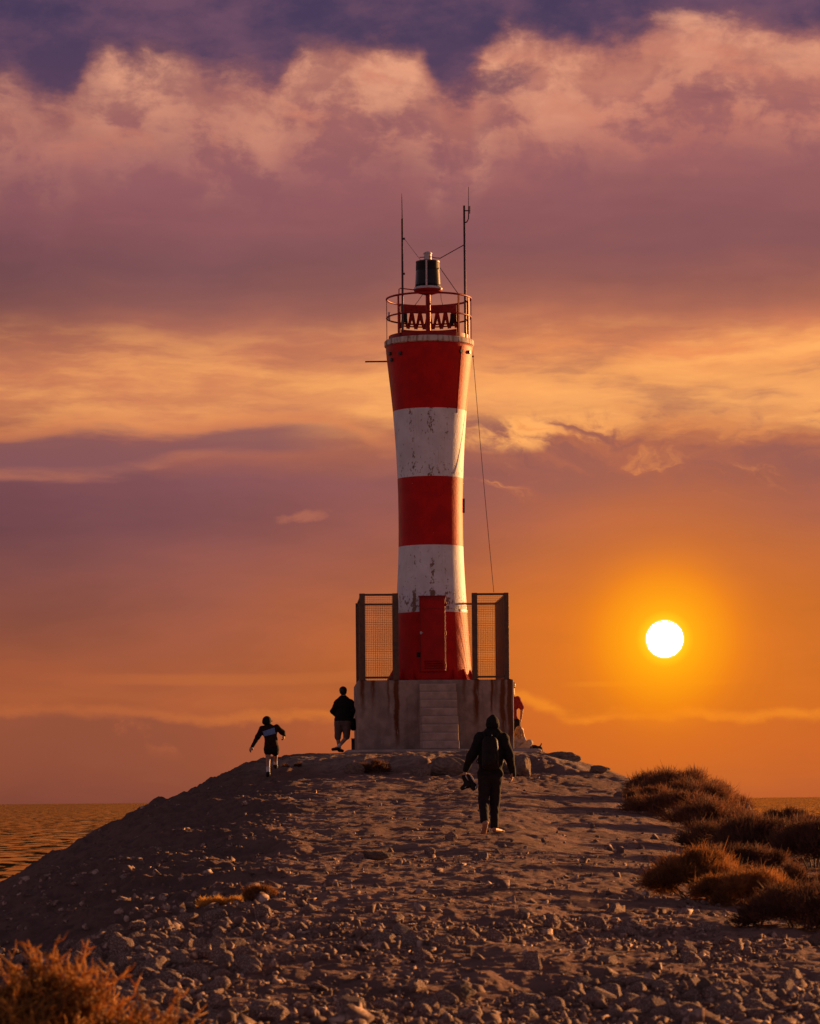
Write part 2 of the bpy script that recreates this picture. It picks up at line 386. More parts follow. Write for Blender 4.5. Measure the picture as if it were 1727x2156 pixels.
M['stem'] = mat('dry_stems', (0.20, 0.13, 0.085), (0.12, 0.075, 0.05), 8, 0.85)

# ---------------------------------------------------------------- mesh helpers
WORLD = {}


class MB:
    def __init__(s): s.v, s.f, s.m = [], [], []
    def add(s, vs, fs, mi=0):
        o = len(s.v); s.v += [tuple(v) for v in vs]; s.f += [tuple(i + o for i in f) for f in fs]; s.m += [mi] * len(fs)
    def box(s, c, size, rot=None, mi=0):
        c = Vector(c); hx, hy, hz = (d / 2 for d in size)
        vs = [Vector((x, y, z)) for x in (-hx, hx) for y in (-hy, hy) for z in (-hz, hz)]
        if rot is not None: vs = [rot @ v for v in vs]
        s.add([c + v for v in vs], [(0, 1, 3, 2), (4, 6, 7, 5), (0, 4, 5, 1), (2, 3, 7, 6), (0, 2, 6, 4), (1, 5, 7, 3)], mi)
    def tube(s, pts, r, seg=8, closed=False, mi=0):
        pts = [Vector(p) for p in pts]; n = len(pts)
        rs = r if isinstance(r, (list, tuple)) else [r] * n
        base = len(s.v); up = None
        for i, p in enumerate(pts):
            if closed: t = pts[(i + 1) % n] - pts[i - 1]
            else: t = pts[min(i + 1, n - 1)] - pts[max(i - 1, 0)]
            t.normalize()
            if up is None:
                up = Vector((0, 0, 1)) if abs(t.z) < 0.9 else Vector((1, 0, 0))
            a = t.cross(up)
            if a.length < 1e-4: a = t.cross(Vector((1, 0, 0)))
            a.normalize(); b = a.cross(t); up = b
            for k in range(seg):
                w = 2 * math.pi * k / seg
                s.v.append(tuple(p + (a * math.cos(w) + b * math.sin(w)) * rs[i]))
        m = n if closed else n - 1
        for i in range(m):
            j = (i + 1) % n
            for k in range(seg):
                l = (k + 1) % seg
                s.f.append((base + i * seg + k, base + i * seg + l, base + j * seg + l, base + j * seg + k)); s.m.append(mi)
        if not closed:
            s.f.append(tuple(base + k for k in reversed(range(seg)))); s.m.append(mi)
            s.f.append(tuple(base + (n - 1) * seg + k for k in range(seg))); s.m.append(mi)
    def lathe(s, c, prof, seg=64, a0=0.0, a1=None, mi=None, cap=True):
        """prof: (radius, z[, material index of the band above])"""
        c = Vector(c); full = a1 is None; a1 = a0 + 2 * math.pi if full else a1
        base = len(s.v); cols = seg if full else seg + 1
        for p in prof:
            for k in range(cols):
                w = a0 + (a1 - a0) * k / seg
                s.v.append((c.x + p[0] * math.sin(w), c.y - p[0] * math.cos(w), c.z + p[1]))
        for i in range(len(prof) - 1):
            for k in range(seg):
                l = (k + 1) % cols if full else k + 1
                s.f.append((base + i * cols + k, base + i * cols + l, base + (i + 1) * cols + l, base + (i + 1) * cols + k))
                s.m.append(prof[i][2] if len(prof[i]) > 2 else 0)
        if full and cap:
            s.f.append(tuple(base + k for k in reversed(range(cols)))); s.m.append(0)
            s.f.append(tuple(base + (len(prof) - 1) * cols + k for k in range(cols))); s.m.append(0)
    def build(s, name, mats, parent=None, loc=None, smooth=False, bevel=0.0):
        return link_mesh(name, np.array(s.v, dtype=np.float64), s.f, mats, parent, loc, smooth, bevel, s.m)


def link_mesh(name, v, f, mats, parent=None, loc=None, smooth=False, bevel=0.0, mi=None):
    if not isinstance(mats, (list, tuple)): mats = [mats]
    o0 = WORLD[parent.name] if parent is not None else Vector(loc if loc is not None else (0, 0, 0))
    me = bpy.data.meshes.new(name)
    v = np.asarray(v, dtype=np.float64) - np.array(o0)[None, :]
    if isinstance(f, np.ndarray):
        k = f.shape[1]
        me.vertices.add(len(v)); me.vertices.foreach_set('co', v.astype(np.float32).ravel())
        me.loops.add(f.size); me.loops.foreach_set('vertex_index', f.astype(np.int32).ravel())
        me.polygons.add(len(f)); me.polygons.foreach_set('loop_start', np.arange(0, f.size, k, dtype=np.int32))
        me.update(calc_edges=True); me.validate()
    else:
        me.from_pydata([tuple(x) for x in v], [], f); me.update()
    for m in mats: me.materials.append(m)
    if mi is not None and len(mats) > 1: me.polygons.foreach_set('material_index', np.array(mi, dtype=np.int32))
    if smooth: me.polygons.foreach_set('use_smooth', np.ones(len(me.polygons), dtype=bool))
    me.update()
    o = bpy.data.objects.new(name, me); C.objects.link(o)
    if parent is not None: o.parent = parent
    else: o.location = o0
    WORLD[o.name] = o0
    if bevel:
        b = o.modifiers.new('bevel', 'BEVEL'); b.width = bevel; b.segments = 2; b.limit_method = 'ANGLE'
    return o


def tag(o, label=None, cat=None, group=None, kind=None):
    if label: o['label'] = label
    if cat: o['category'] = cat
    if group: o['group'] = group
    if kind: o['kind'] = kind
    return o


def thing(name, loc, label, cat, group=None):
    o = bpy.data.objects.new(name, None); C.objects.link(o); o.location = loc
    o.empty_display_size = 0.2
    WORLD[o.name] = Vector(loc)
    return tag(o, label, cat, group)


# ---------------------------------------------------------------- terrain height
def _hash(ix, iy, seed):
    n = (ix.astype(np.int64) * 374761393 + iy.astype(np.int64) * 668265263 + seed * 974634777) & 0x7fffffff
    n = ((n ^ (n >> 13)) * 1274126177) & 0x7fffffff
    return ((n ^ (n >> 16)) & 0xffff) / 65535.0


def vnoise(x, y, seed):
    x0 = np.floor(x); y0 = np.floor(y); fx = x - x0; fy = y - y0
    fx = fx * fx * fx * (fx * (fx * 6 - 15) + 10); fy = fy * fy * fy * (fy * (fy * 6 - 15) + 10)
    a = _hash(x0, y0, seed); b = _hash(x0 + 1, y0, seed); c = _hash(x0, y0 + 1, seed); d = _hash(x0 + 1, y0 + 1, seed)
    return (a * (1 - fx) + b * fx) * (1 - fy) + (c * (1 - fx) + d * fx) * fy - 0.5


def fbm(x, y, seed, oct=4, gain=0.5):
    s = 0; a = 1.0
    for i in range(oct):
        s = s + a * vnoise(x * 2 ** i + 17.3 * i, y * 2 ** i - 9.1 * i, seed + i); a *= gain
    return s


CREST_Y = [0, 8, 18, 30, 40, 47, 55, 62, 70, 76, 80, 400]
CREST_Z = [-1.75, -1.58, -1.31, -0.99, -0.70, -0.485, -0.17, 0.15, 0.60, 1.02, 1.285, 1.285]
SIL = np.array([(-2400, 3600, 14, 0), (-1500, 2900, 20, 0), (-400, 2110, 44, 0), (0, 1862, 60, 0), (60, 1824, 62, 0), (170, 1774, 65, 0), (310, 1699, 70, 0), (450, 1638, 77, 0),
                (540, 1610, 79, 2), (640, 1592, 80, 6), (748, 1582, 80, 9), (863, 1581, 80, 9.5), (1090, 1580, 80, 9.5), (1150, 1599, 78, 8), (1250, 1614, 76, 6),
                (1320, 1640, 72, 3), (1450, 1690, 65, 2), (1560, 1716, 62, 1), (1727, 1742, 57, 0), (2100, 1850, 50, 0), (3000, 2300, 36, 0), (4200, 3000, 26, 0)], dtype=float)


SPX = np.arange(-2400, 4201, 6.0)
_k = np.hanning(25); _k /= _k.sum()
SSM = [np.convolve(np.pad(np.interp(SPX, SIL[:, 0], SIL[:, j]), 12, mode='edge'), _k, mode='valid') for j in (1, 2, 3)]


def smoothstep(a, b, x):
    t = np.clip((x - a) / (b - a), 0, 1); return t * t * (3 - 2 * t)


def ground(x, Y, rough=True):
    x = np.asarray(x, dtype=float); Y = np.asarray(Y, dtype=float)
    Ysafe = np.maximum(Y, 0.5)
    px = CX + F * x / Ysafe
    ys = np.interp(px, SPX, SSM[0]); Ys = np.interp(px, SPX, SSM[1]); pl = np.interp(px, SPX, SSM[2])
    ys = ys - (-(px - CX) * ROLL)              # undo the small camera roll
    zs = Ys * (HY - ys) / F
    zc = np.interp(np.minimum(Y, Ys), CREST_Y, CREST_Z)
    zcs = np.interp(Ys, CREST_Y, CREST_Z)
    D = zcs - zs
    p = np.interp(px, [550, 1200], [2.3, 1.8])
    z = zc - D * (np.minimum(Y, Ys) / Ys) ** p
    b = np.maximum(Y - Ys - pl, 0)
    z = z - 0.10 * b - 0.012 * b * b
    # right: a small swale between the path and the scrub
    z = z - 0.22 * np.exp(-((px - 1560) / 90.0) ** 2) * smoothstep(34, 46, Y) * smoothstep(64, 54, Y)
    if rough:
        near = smoothstep(90, 82, Y)
        plat = 1 - smoothstep(79, 80.5, Y) * smoothstep(92, 90, Y) * smoothstep(-4.2, -3.6, x) * smoothstep(4.8, 4.2, x)
        z = z + 0.14 * fbm(x * 0.30, Y * 0.20, 3, 3) * plat
        z = z + 0.045 * fbm(x * 1.1, Y * 0.8, 11, 5, 0.62) * plat * near
        fg = smoothstep(46, 24, Y)
        z = z + (0.015 + 0.022 * fg) * fbm(x * 3.6, Y * 2.2, 23, 4, 0.6) * plat * near
        rg = np.abs(vnoise(x * 1.9, Y * 1.1, 31)) * 2
        z = z - 0.02 * (1 - rg) ** 3 * plat * near
        # the crumbling sandstone lip under the lighthouse
        led = smoothstep(66, 70, Y) * smoothstep(80.4, 79.6, Y) * smoothstep(-3.6, -2.3, x) * smoothstep(4.6, 3.2, x)
        t = fbm(x * 0.9, Y * 0.15, 41, 4, 0.6)
        lipz = np.interp(Y + 1.5 * t, [66, 70, 73.2, 73.7, 74.2, 74.9, 77, 80.5], [0.30, 0.46, 0.60, 0.82, 0.86, 1.12, 1.19, 1.27])
        led = led * (0.62 + 0.5 * np.clip(fbm(x * 0.55, Y * 0.1 + 3.0, 47, 3), -.6, .6))
        z = z * (1 - led) + led * (lipz + 0.11 * fbm(x * 1.6, Y * 1.2, 45, 5, 0.65) * smoothstep(80.0, 78.5, Y))
        lf = smoothstep(720, 560, px) * smoothstep(20, 30, Y)
        z = z + lf * (0.15 * fbm(x * 1.3 + Y * 0.35, Y * 0.9, 53, 5, 0.62) + 0.07 * np.maximum(vnoise(x * 4.0, Y * 3.0, 57), 0.1))
    return z + CZ


def gz(x, y, rough=True): return float(ground(np.array([x]), np.array([y]), rough)[0])


def on_ground(px, Y):
    x = (px - CX) / F * Y
    return Vector((x, Y, gz(x, Y)))


cols = np.concatenate([np.linspace(-2300, -120, 40, endpoint=False), np.linspace(-120, 1850, 760), np.linspace(1850, 4100, 41)[1:]])
# rows: even in screen height along the crest
yy = np.concatenate([np.linspace(3, 15.5, 24, endpoint=False), np.linspace(15.5, 47, 2400), np.linspace(47, 84, 1200)[1:]])
scr = F * (1.75 - np.interp(yy, CREST_Y, CREST_Z) - 1.75) / yy
acc = np.concatenate([[0], np.cumsum(np.abs(np.diff(scr)) + np.diff(yy) * 6.0)])
rows = np.interp(np.linspace(acc[24], acc[-1], 1150), acc, yy)
rows = np.concatenate([yy[:24], rows, np.linspace(84, 100, 40)[1:], np.linspace(100, 150, 26)[1:]])
A, YY = np.meshgrid((cols - CX) / F, rows)
XX = A * YY
ZZ = ground(XX, YY)
vs = np.stack([XX.ravel(), YY.ravel(), ZZ.ravel()], 1)
nc, nr = len(cols), len(rows)
ii = np.arange(nr - 1)[:, None] * nc + np.arange(nc - 1)[None, :]
fs = np.stack([ii, ii + 1, ii + 1 + nc, ii + nc], -1).reshape(-1, 4)

gm = bpy.data.materials.new('stony_earth'); gm.use_nodes = True
t = gm.node_tree; b = t.nodes['Principled BSDF']; b.inputs['Roughness'].default_value = 0.95; b.inputs['Specular IOR Level'].default_value = 0.1
g = t.nodes.new('ShaderNodeTexCoord'); v = N(t, g.outputs['Object'])
n1 = noise(t, v, 0.45, 5, 0.6); n2 = noise(t, v, 3.5, 6, 0.65); n3 = noise(t, v, 22.0, 5, 0.65)
c = mix(t, n1.sm(0.38, 0.62), (0.215, 0.125, 0.104, 1), (0.300, 0.182, 0.152, 1))
c = mix(t, n2.sm(0.42, 0.68) * 0.6, c, (0.105, 0.064, 0.053, 1))
c = mix(t, n3.sm(0.55, 0.72) * 0.5, c, (0.21, 0.15, 0.12, 1))
s3 = t.nodes.new('ShaderNodeSeparateXYZ'); t.links.new(g.outputs['Object'], s3.inputs[0])
gx, gy = N(t, s3.outputs[0]), N(t, s3.outputs[1])
dark = ((gx + gy * 0.020 + n1 * 1.5 - 0.9).sm(-0.3, -1.9))                     # the left flank's shade, painted darker into the soil colour
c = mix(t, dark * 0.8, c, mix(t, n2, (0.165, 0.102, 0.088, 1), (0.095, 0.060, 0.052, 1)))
ledge_c = gy.sm(72.5, 74.5) * (gx - 0.5).abs().sm(5.0, 3.6)
c = mix(t, ledge_c * n1.sm(0.3, 0.6) * 0.8, c, mix(t, n2.sm(0.35, 0.65), (0.34, 0.25, 0.205, 1), (0.20, 0.14, 0.115, 1)))
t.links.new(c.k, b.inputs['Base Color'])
bn = t.nodes.new('ShaderNodeBump'); bn.inputs['Strength'].default_value = 0.9; bn.inputs['Distance'].default_value = 0.05
hh = n3 * 0.5 + noise(t, v, 70.0, 4, 0.6) * 0.25 + n2 * 0.6
t.links.new(hh.k, bn.inputs['Height']); t.links.new(bn.outputs[0], b.inputs['Normal'])
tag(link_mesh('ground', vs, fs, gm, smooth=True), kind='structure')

# ---------------------------------------------------------------- sea
wm = bpy.data.materials.new('sea_water'); wm.use_nodes = True
t = wm.node_tree; b = t.nodes['Principled BSDF']
b.inputs['Base Color'].default_value = (0.016, 0.012, 0.009, 1); b.inputs['Roughness'].default_value = 0.16; b.inputs['IOR'].default_value = 1.33
g = t.nodes.new('ShaderNodeTexCoord'); v = N(t, g.outputs['Object'])
s3 = t.nodes.new('ShaderNodeSeparateXYZ'); t.links.new(v.k, s3.inputs[0]); vx, vy = N(t, s3.outputs[0]), N(t, s3.outputs[1])
na = noise(t, vec(t, vx * 0.20, vy * 0.055, 1.0), 1.0, 4, 0.6)
nb = noise(t, vec(t, vx * 0.28, vy * 0.09, 9.0), 1.0, 4, 0.6)
nc_ = noise(t, vec(t, vx * 0.03, vy * 0.006, 4.0), 1.0, 3, 0.55)
slope_y = (na - 0.50).max(0.0) * -10.0 - (nc_ - 0.45).max(0.0) * 0.5 - 0.008      # only faces turned to us are seen at this angle
slope_x = (nb - 0.5) * 0.35
nn = t.nodes.new('ShaderNodeVectorMath'); nn.operation = 'NORMALIZE'
t.links.new(vec(t, slope_x, slope_y, 1.0).k, nn.inputs[0])
gl = t.nodes.new('ShaderNodeBsdfGlossy'); gl.inputs['Roughness'].default_value = 0.16; gl.inputs['Color'].default_value = (1.0, 0.68, 0.19, 1)
df = t.nodes.new('ShaderNodeBsdfDiffuse'); df.inputs['Color'].default_value = (0.07, 0.036, 0.010, 1)
fr = t.nodes.new('ShaderNodeFresnel'); fr.inputs['IOR'].default_value = 1.33
for nd in (gl, df, fr): t.links.new(nn.outputs[0], nd.inputs['Normal'])
ms = t.nodes.new('ShaderNodeMixShader'); t.links.new((N(t, fr.outputs[0]) * 1.7).clamp().k, ms.inputs[0]); t.links.new(df.outputs[0], ms.inputs[1]); t.links.new(gl.outputs[0], ms.inputs[2])
t.links.new(ms.outputs[0], t.nodes['Material Output'].inputs[0])
sea = MB(); sea.add([(-90000, -2000, 0), (90000, -2000, 0), (90000, 120000, 0), (-90000, 120000, 0)], [(0, 1, 2, 3)])
tag(sea.build('sea', wm), kind='structure')

# ---------------------------------------------------------------- plinth, with its stairs
PY = 82.0                                    # distance of the plinth's front
ZB = P(900, 1580, PY).z                      # foot of the plinth
ZT = P(900, 1431, PY).z                      # its top
pc = P(914.5, 1500, PY); pc.z = ZB
PROT = R(2.4)                                # the plinth is turned a little
RM = Matrix.Rotation(PROT, 3, 'Z')
PW, PD = 329.0 / F * PY, 4.25
PCENTER = Vector((pc.x - 0.044, PY + PD / 2, ZB))
PH = ZT - ZB


def pl(x, y, z): return PCENTER + RM @ Vector((x, y - PD / 2, z))     # plinth frame: y from its front edge, z from its foot


def lpx(px, Y=PY): return (px - 914.5) / F * Y                        # picture column to plinth-frame x at the front


plinth = thing('plinth', PCENTER, 'square grey concrete plinth with rust stains carrying the lighthouse', 'plinth')
plinth.rotation_euler = (0, 0, PROT)


def local_build(mb, name, mats, parent, **k):
    """the mesh is given in the plinth frame"""
    WORLD[parent.name] = Vector((0, 0, 0))
    for i, q in enumerate(mb.v): mb.v[i] = (q[0], q[1] - PD / 2, q[2])
    return mb.build(name, mats, parent, **k)


stains = [(lpx(760), .10, .9, .8), (lpx(782), .09, 1.1, .75), (lpx(832), .10, .1, 1.2), (lpx(815), .05, .9, .6), (lpx(1000), .12, .5, .95), (lpx(975), .08, 1.2, .6), (lpx(1033), .05, .8, 1.1), (lpx(1056), .12, .2, 1.0), (lpx(1071), .10, .0, 1.3), (lpx(1040), .10, 1.0, .5)]
M['concrete'] = concrete_mat('stained_concrete', stains)
M['step_concrete'] = mat('step_concrete', (0.42, 0.315, 0.265), (0.30, 0.225, 0.19), 3.5, 0.9, 0.6, 20, spec=0.2, bdist=0.02)
mb = MB(); mb.box((0, PD / 2, PH / 2), (PW, PD, PH))
body = local_build(mb, 'block', M['concrete'], plinth, bevel=0.035)
mb = MB(); mb.box((0.1, PD / 2 - 0.55, -0.14), (PW + 1.0, PD + 2.6, 0.30))
local_build(mb, 'footing', M['step_concrete'], plinth, bevel=0.10)
# stairs
sx0, sx1 = lpx(880), lpx(956)
ns = 8; rise = (PH - 0.11) / ns; run = 0.2
mb = MB()
rng = random.Random(5)
for i in range(ns):
    z1 = PH - 0.11 - i * rise
    y0 = -run * i
    jog = rng.uniform(-0.012, 0.012)
    mb.box(((sx0 + sx1) / 2 + jog, y0 - run / 2 - (0.002 if i == 0 else 0), z1 / 2 + 0.002 * i), (sx1 - sx0 + rng.uniform(-0.015, 0.02), run, z1))
t = M['step_concrete'].node_tree; b = t.nodes['Principled BSDF']
g = t.nodes.new('ShaderNodeTexCoord'); s3 = t.nodes.new('ShaderNodeSeparateXYZ'); t.links.new(g.outputs['Object'], s3.inputs[0])
zf = ((N(t, s3.outputs[2]) + (noise(t, N(t, g.outputs['Object']), 5.0, 3, .5) - 0.5) * 0.03) * (1.0 / rise))._m('FRACT')
k = N(t, b.inputs['Base Color'].links[0].from_socket)
k = mix(t, zf.sm(0.30, 0.02) * 0.38, k, (0.13, 0.095, 0.080, 1))       # corner shade painted into the colour to mark off each riser
k = mix(t, zf.sm(0.80, 0.95) * 0.25, k, (0.50, 0.39, 0.335, 1))        # light along the step edges, painted in paler
t.links.new(k.k, b.inputs['Base Color'])
st = local_build(mb, 'stairs', M['step_concrete'], plinth, bevel=0.022)

# ---------------------------------------------------------------- lighthouse
TY = PY + 2.15
TC = P(910, 1430, TY)
K = F / TY
TZ = ZT + 0.001
light = thing('lighthouse', (TC.x, TC.y, TZ), 'red and white banded lighthouse with waisted round tower and railed gallery', 'lighthouse')
c0 = Vector((TC.x, TC.y, 0))


def zc_(py, r):                               # height of a point on the tower's front whose picture row is py
    return (HY - py) / F * (TY - r) + CZ + (910 - CX) * ROLL / F * TY * -1


prof_px = [(1432, 85), (1400, 82.5), (1350, 79), (1287, 75.3), (1250, 73), (1215, 71), (1180, 69.3), (1146, 68.2), (1110, 67.8), (1070, 67.8), (1035, 68.2), (1001, 69.2), (965, 70.6), (930, 72.4), (895, 74.8), (857, 77.6), (830, 80.2), (800, 83.3), (770, 86.6), (742, 89.6), (716, 91.8)]
raw = []
for py, hw in prof_px:
    rr = hw / K; raw.append((rr, zc_(py, rr)))
raw[0] = (raw[0][0], TZ)
bands = {1287: 1, 1146: 0, 1001: 1, 857: 0}
prof = []; cur = 0
for i, (py, hw) in enumerate(prof_px):
    if py in bands: cur = bands[py]
    prof.append((raw[i][0], raw[i][1], cur))
dense = []
for i in range(len(prof) - 1):
    for k in range(4):
        u = k / 4; dense.append((prof[i][0] * (1 - u) + prof[i + 1][0] * u, prof[i][1] * (1 - u) + prof[i + 1][1] * u, prof[i][2]))
dense.append(prof[-1])
mb = MB(); mb.lathe(c0, dense, 144)
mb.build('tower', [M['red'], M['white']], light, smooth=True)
ztop = raw[-1][1]


def trad(z):
    zs_ = [q[1] for q in raw]; rs_ = [q[0] for q in raw]
    return float(np.interp(z, zs_, rs_))


# gallery ledge
LR = 94.3 / K
zl0 = (HY - 731) / F * TY + CZ; zl1 = (HY - 718.5) / F * TY + CZ
ledge_mb = MB(); ledge_mb.lathe(c0, [(trad(zl0) - .05, zl0 - 0.02), (LR - 0.03, zl0), (LR, zl0 + 0.02), (LR, zl1 - 0.02), (LR - 0.02, zl1)], 96)
ledge_mb.build('gallery_ledge', M['ledge'], light)
KR = 1.10
mb = MB(); mb.lathe(c0, [(KR, zl1 - 0.01), (KR, zl1 + 0.13), (KR - 0.04, zl1 + 0.13), (KR - 0.04, zl1 - 0.01)], 96, cap=False)
mb.build('kerb_ring', M['red_steel'], light)


def ring(z, rad, seg=72, a0=0, a1=2 * math.pi):
    return [c0 + Vector((rad * math.sin(a0 + (a1 - a0) * k / seg), -rad * math.cos(a0 + (a1 - a0) * k / seg), z)) for k in range(seg if a1 - a0 > 6.28 else seg + 1)]


RR = 88.8 / K
zr1 = (HY - 630) / F * TY + CZ; zr2 = (HY - 669.5) / F * TY + CZ
rail = MB(); rail.tube(ring(zr1, RR), 0.027, 8, True); rail.build('top_rail', M['red_steel'], light, smooth=True)
rail = MB(); rail.tube(ring(zr2, RR), 0.023, 8, True); rail.build('middle_rail', M['red_steel'], light, smooth=True)
for a in (-90, -46, 44, 90, 136, -136, 70, 112):
    w = R(a); p = c0 + Vector((RR * math.sin(w), -RR * math.cos(w), 0))
    mb = MB(); mb.box((p.x, p.y, (zl1 + zr1) / 2), (0.055, 0.018, zr1 - zl1), Matrix.Rotation(w, 3, 'Z'))
    mb.build('railing_post', M['red_steel'], light)
# lattice screen closing the far side of the gallery
scr_r = RR * 0.975
zs_top = zr1 - 0.10; zs_mid = zr2 + 0.02; zs_bot = zl1 + 0.16
A0, A1 = R(180 - 43), R(180 + 43)
mb = MB()


def arc_band(mb, z0, z1, th=0.012, a0=A0, a1=A1, seg=32, rad=None):
    rad = rad or scr_r
    mb.lathe(c0, [(rad, z0), (rad, z1), (rad - th, z1), (rad - th, z0), (rad, z0)], seg, a0, a1)


z_up = (HY - 660) / F * (TY + 1.1) + CZ
z_lo = (HY - 696) / F * (TY + 1.1) + CZ
z_t2 = (HY - 643) / F * (TY + 1.1) + CZ
arc_band(mb, z_up, z_t2)
arc_band(mb, zl1 + .01, z_lo)
nz = 7
for i in range(nz):
    a0 = A0 + (A1 - A0) * i / nz; a1 = A0 + (A1 - A0) * (i + 1) / nz; am = (a0 + a1) / 2

    def sp(a, z): return c0 + Vector(((scr_r - .006) * math.sin(a), -(scr_r - .006) * math.cos(a), z))
    mb.tube([sp(a0 + .012, z_lo + 0.04), sp(am, z_up + 0.01)], [0.038, 0.058], 6)
    mb.tube([sp(a1 - .012, z_lo + 0.04), sp(am, z_up + 0.01)], [0.038, 0.058], 6)
zm = z_lo + 0.10
mb.tube(ring(zm, scr_r - .006, 30, A0, A1), 0.02, 6)
mb.build('lattice_screen', M['red_steel'], light)
# equipment boxes fixed to the screen


def zoom1(zx, zy): return ((800 + zx / 4.3175) * 0.9355, (400 + zy / 4.3175) * 0.9355)


for (zx, zy, w_, h_) in ((487, 1360, .10, .24), (940, 1375, .10, .30), (975, 1350, .05, .28), (465, 1400, .05, .16)):
    p = P(*zoom1(zx, zy), TY + 0.72)
    mb = MB(); mb.box(p, (w_, 0.10, h_)); mb.build('equipment_box', M['blackp'], light, bevel=0.012)
p = P(*zoom1(328, 1345), TY)
mb = MB(); mb.box(p, (.06, 0.16, .22)); mb.build('equipment_box', M['lamp_white'], light, bevel=0.01)
# lantern on its column
LC = P(*zoom1(706, 1085), TY); lc = Vector((LC.x, TY, 0))
lz = lambda zy: P(*zoom1(706, zy), TY).z
hw = lambda z: z / 4.3175 * 0.9355 / K
mb = MB(); mb.tube([(lc.x, TY, zl1), (lc.x, TY, lz(1120))], hw(24), 14)
mb.box((lc.x + 0.02, TY - hw(24) - 0.03, (zl1 + lz(1120)) / 2), (0.03, 0.09, lz(1120) - zl1))
mb.box((lc.x - 0.01, TY, zl1 + 0.04), (0.3, 0.3, 0.08))
mb.build('lantern_column', M['red_steel'], light)
mb = MB(); mb.lathe(lc, [(hw(40), lz(1135)), (hw(128), lz(1110)), (hw(138), lz(1095)), (hw(138), lz(1087)), (hw(60), lz(1086))], 40)
mb.build('lantern_bracket', M['red_steel'], light)
mb = MB(); mb.tube([(lc.x - hw(140), TY, lz(1085)), (lc.x - hw(268), TY - .1, lz(1075)), (lc.x - hw(282), TY - .1, lz(1085)), (lc.x - hw(282), TY - .1, lz(1140))], 0.016, 6)
mb.build('lantern_stay', M['red_steel'], light)
lantern = MB(); lantern.lathe(lc, [(hw(126), lz(1062)), (hw(124), lz(1040)), (hw(112), lz(830))], 40)
lan = lantern.build('lantern', M['lens'], light, smooth=False)
mb = MB(); mb.lathe(lc, [(hw(142), lz(1086)), (hw(142), lz(1078)), (hw(128), lz(1062)), (hw(100), lz(1061))], 40); mb.build('base_flange', M['lamp_white'], lan)
mb = MB(); mb.lathe(lc, [(hw(112), lz(831)), (hw(117), lz(826)), (hw(117), lz(812)), (hw(95), lz(806)), (hw(40), lz(804))], 40); mb.build('lantern_cap', M['dark_metal'], lan)
mb = MB(); mb.lathe(lc, [(hw(37), lz(805)), (hw(37), lz(735)), (hw(33), lz(722)), (hw(10), lz(714))], 24); mb.lathe(lc, [(hw(42), lz(740)), (hw(42), lz(730))], 24); mb.build('vent_tube', M['lamp_white'], lan)
mb = MB(); mb.tube([(lc.x - hw(80), TY - .03, lz(772)), (lc.x + hw(35), TY - .1, lz(772)), (lc.x + hw(75), TY - .08, lz(782)), (lc.x + hw(112), TY - .05, lz(782))], 0.012, 6); mb.build('vent_bracket', M['dark_metal'], lan)
for a in (-7, 113, 233):
    w = R(a)
    q0 = lc + Vector((hw(125) * math.sin(w), -hw(125) * math.cos(w), lz(1062))); q1 = lc + Vector((hw(115) * math.sin(w), -hw(115) * math.cos(w), lz(815)))
    mb = MB(); mb.tube([q0, q1], 0.027, 6); mb.build('glazing_bar', M['lamp_white'], lan)
mb = MB(); mb.lathe(lc, [(hw(116.5), lz(975)), (hw(119), lz(985)), (hw(126), lz(1062))], 40, cap=False); mb.build('lower_screen', M['blackp'], lan)
mb = MB(); mb.lathe(lc, [(hw(117.5), lz(900)), (hw(115), lz(830))], 40, cap=False); mb.build('upper_screen', M['blackp'], lan)
# masts with whips
m1 = [P(*zoom1(460, 1440), TY - .42), P(*zoom1(455, 395), TY - .42)]
mb = MB(); mb.tube([(m1[0].x, m1[0].y, zl1)] + m1, [0.030, 0.030, 0.026], 8)
mast = mb.build('antenna_mast', M['mast'], light, smooth=True)
mb = MB(); mb.tube([P(*zoom1(455, 396), TY - .42), P(*zoom1(452, 215), TY - .42), P(*zoom1(450, 150), TY - .42)], [0.020, 0.014, 0.005], 6); mb.build('whip', M['whip'], mast)
for zy_ in (590, 930):
    mb = MB(); q = P(*zoom1(470, zy_), TY - .42); mb.box(q, (0.07, 0.05, 0.05)); mb.build('clamp', M['dark_metal'], mast)
yb = TY + .35
m2 = [P(*zoom1(1070, 1480), yb), P(*zoom1(1058, 268), yb)]
mb = MB(); mb.tube([(m2[0].x, m2[0].y, zl1)] + m2, [0.034, 0.034, 0.030], 8)
mast2 = mb.build('antenna_mast', M['mast'], light, smooth=True)
mb = MB(); mb.tube([P(*zoom1(1100, 340), yb), P(*zoom1(1100, 85), yb)], [0.014, 0.010], 6); mb.tube([P(*zoom1(1112, 345), yb), P(*zoom1(1112, 272), yb)], 0.018, 6); mb.build('whip', M['whip'], mast2)
mb = MB(); mb.tube([P(*zoom1(1060, 440), yb), P(*zoom1(1085, 425), yb), P(*zoom1(1100, 395), yb), P(*zoom1(1102, 275), yb)], 0.018, 6)
mb.tube([P(*zoom1(1058, 318), yb), P(*zoom1(1118, 316), yb)], 0.017, 6); mb.build('bracket', M['mast'], mast2)
mb = MB(); mb.tube([P(*zoom1(820, 782), TY - .05), P(*zoom1(1055, 650), yb)], 0.014, 6); mb.build('stay_rod', M['mast'], light)
mb = MB(); mb.tube([P(*zoom1(478, 592), TY - .42), P(*zoom1(640, 806), TY - .1)], 0.006, 5); mb.build('stay_wire', M['mast'], light)
mb = MB(); mb.tube([P(*zoom1(822, 872), TY - .1), P(*zoom1(996, 1120), TY - .8)], 0.011, 5); mb.build('stay_rod', M['mast'], light)
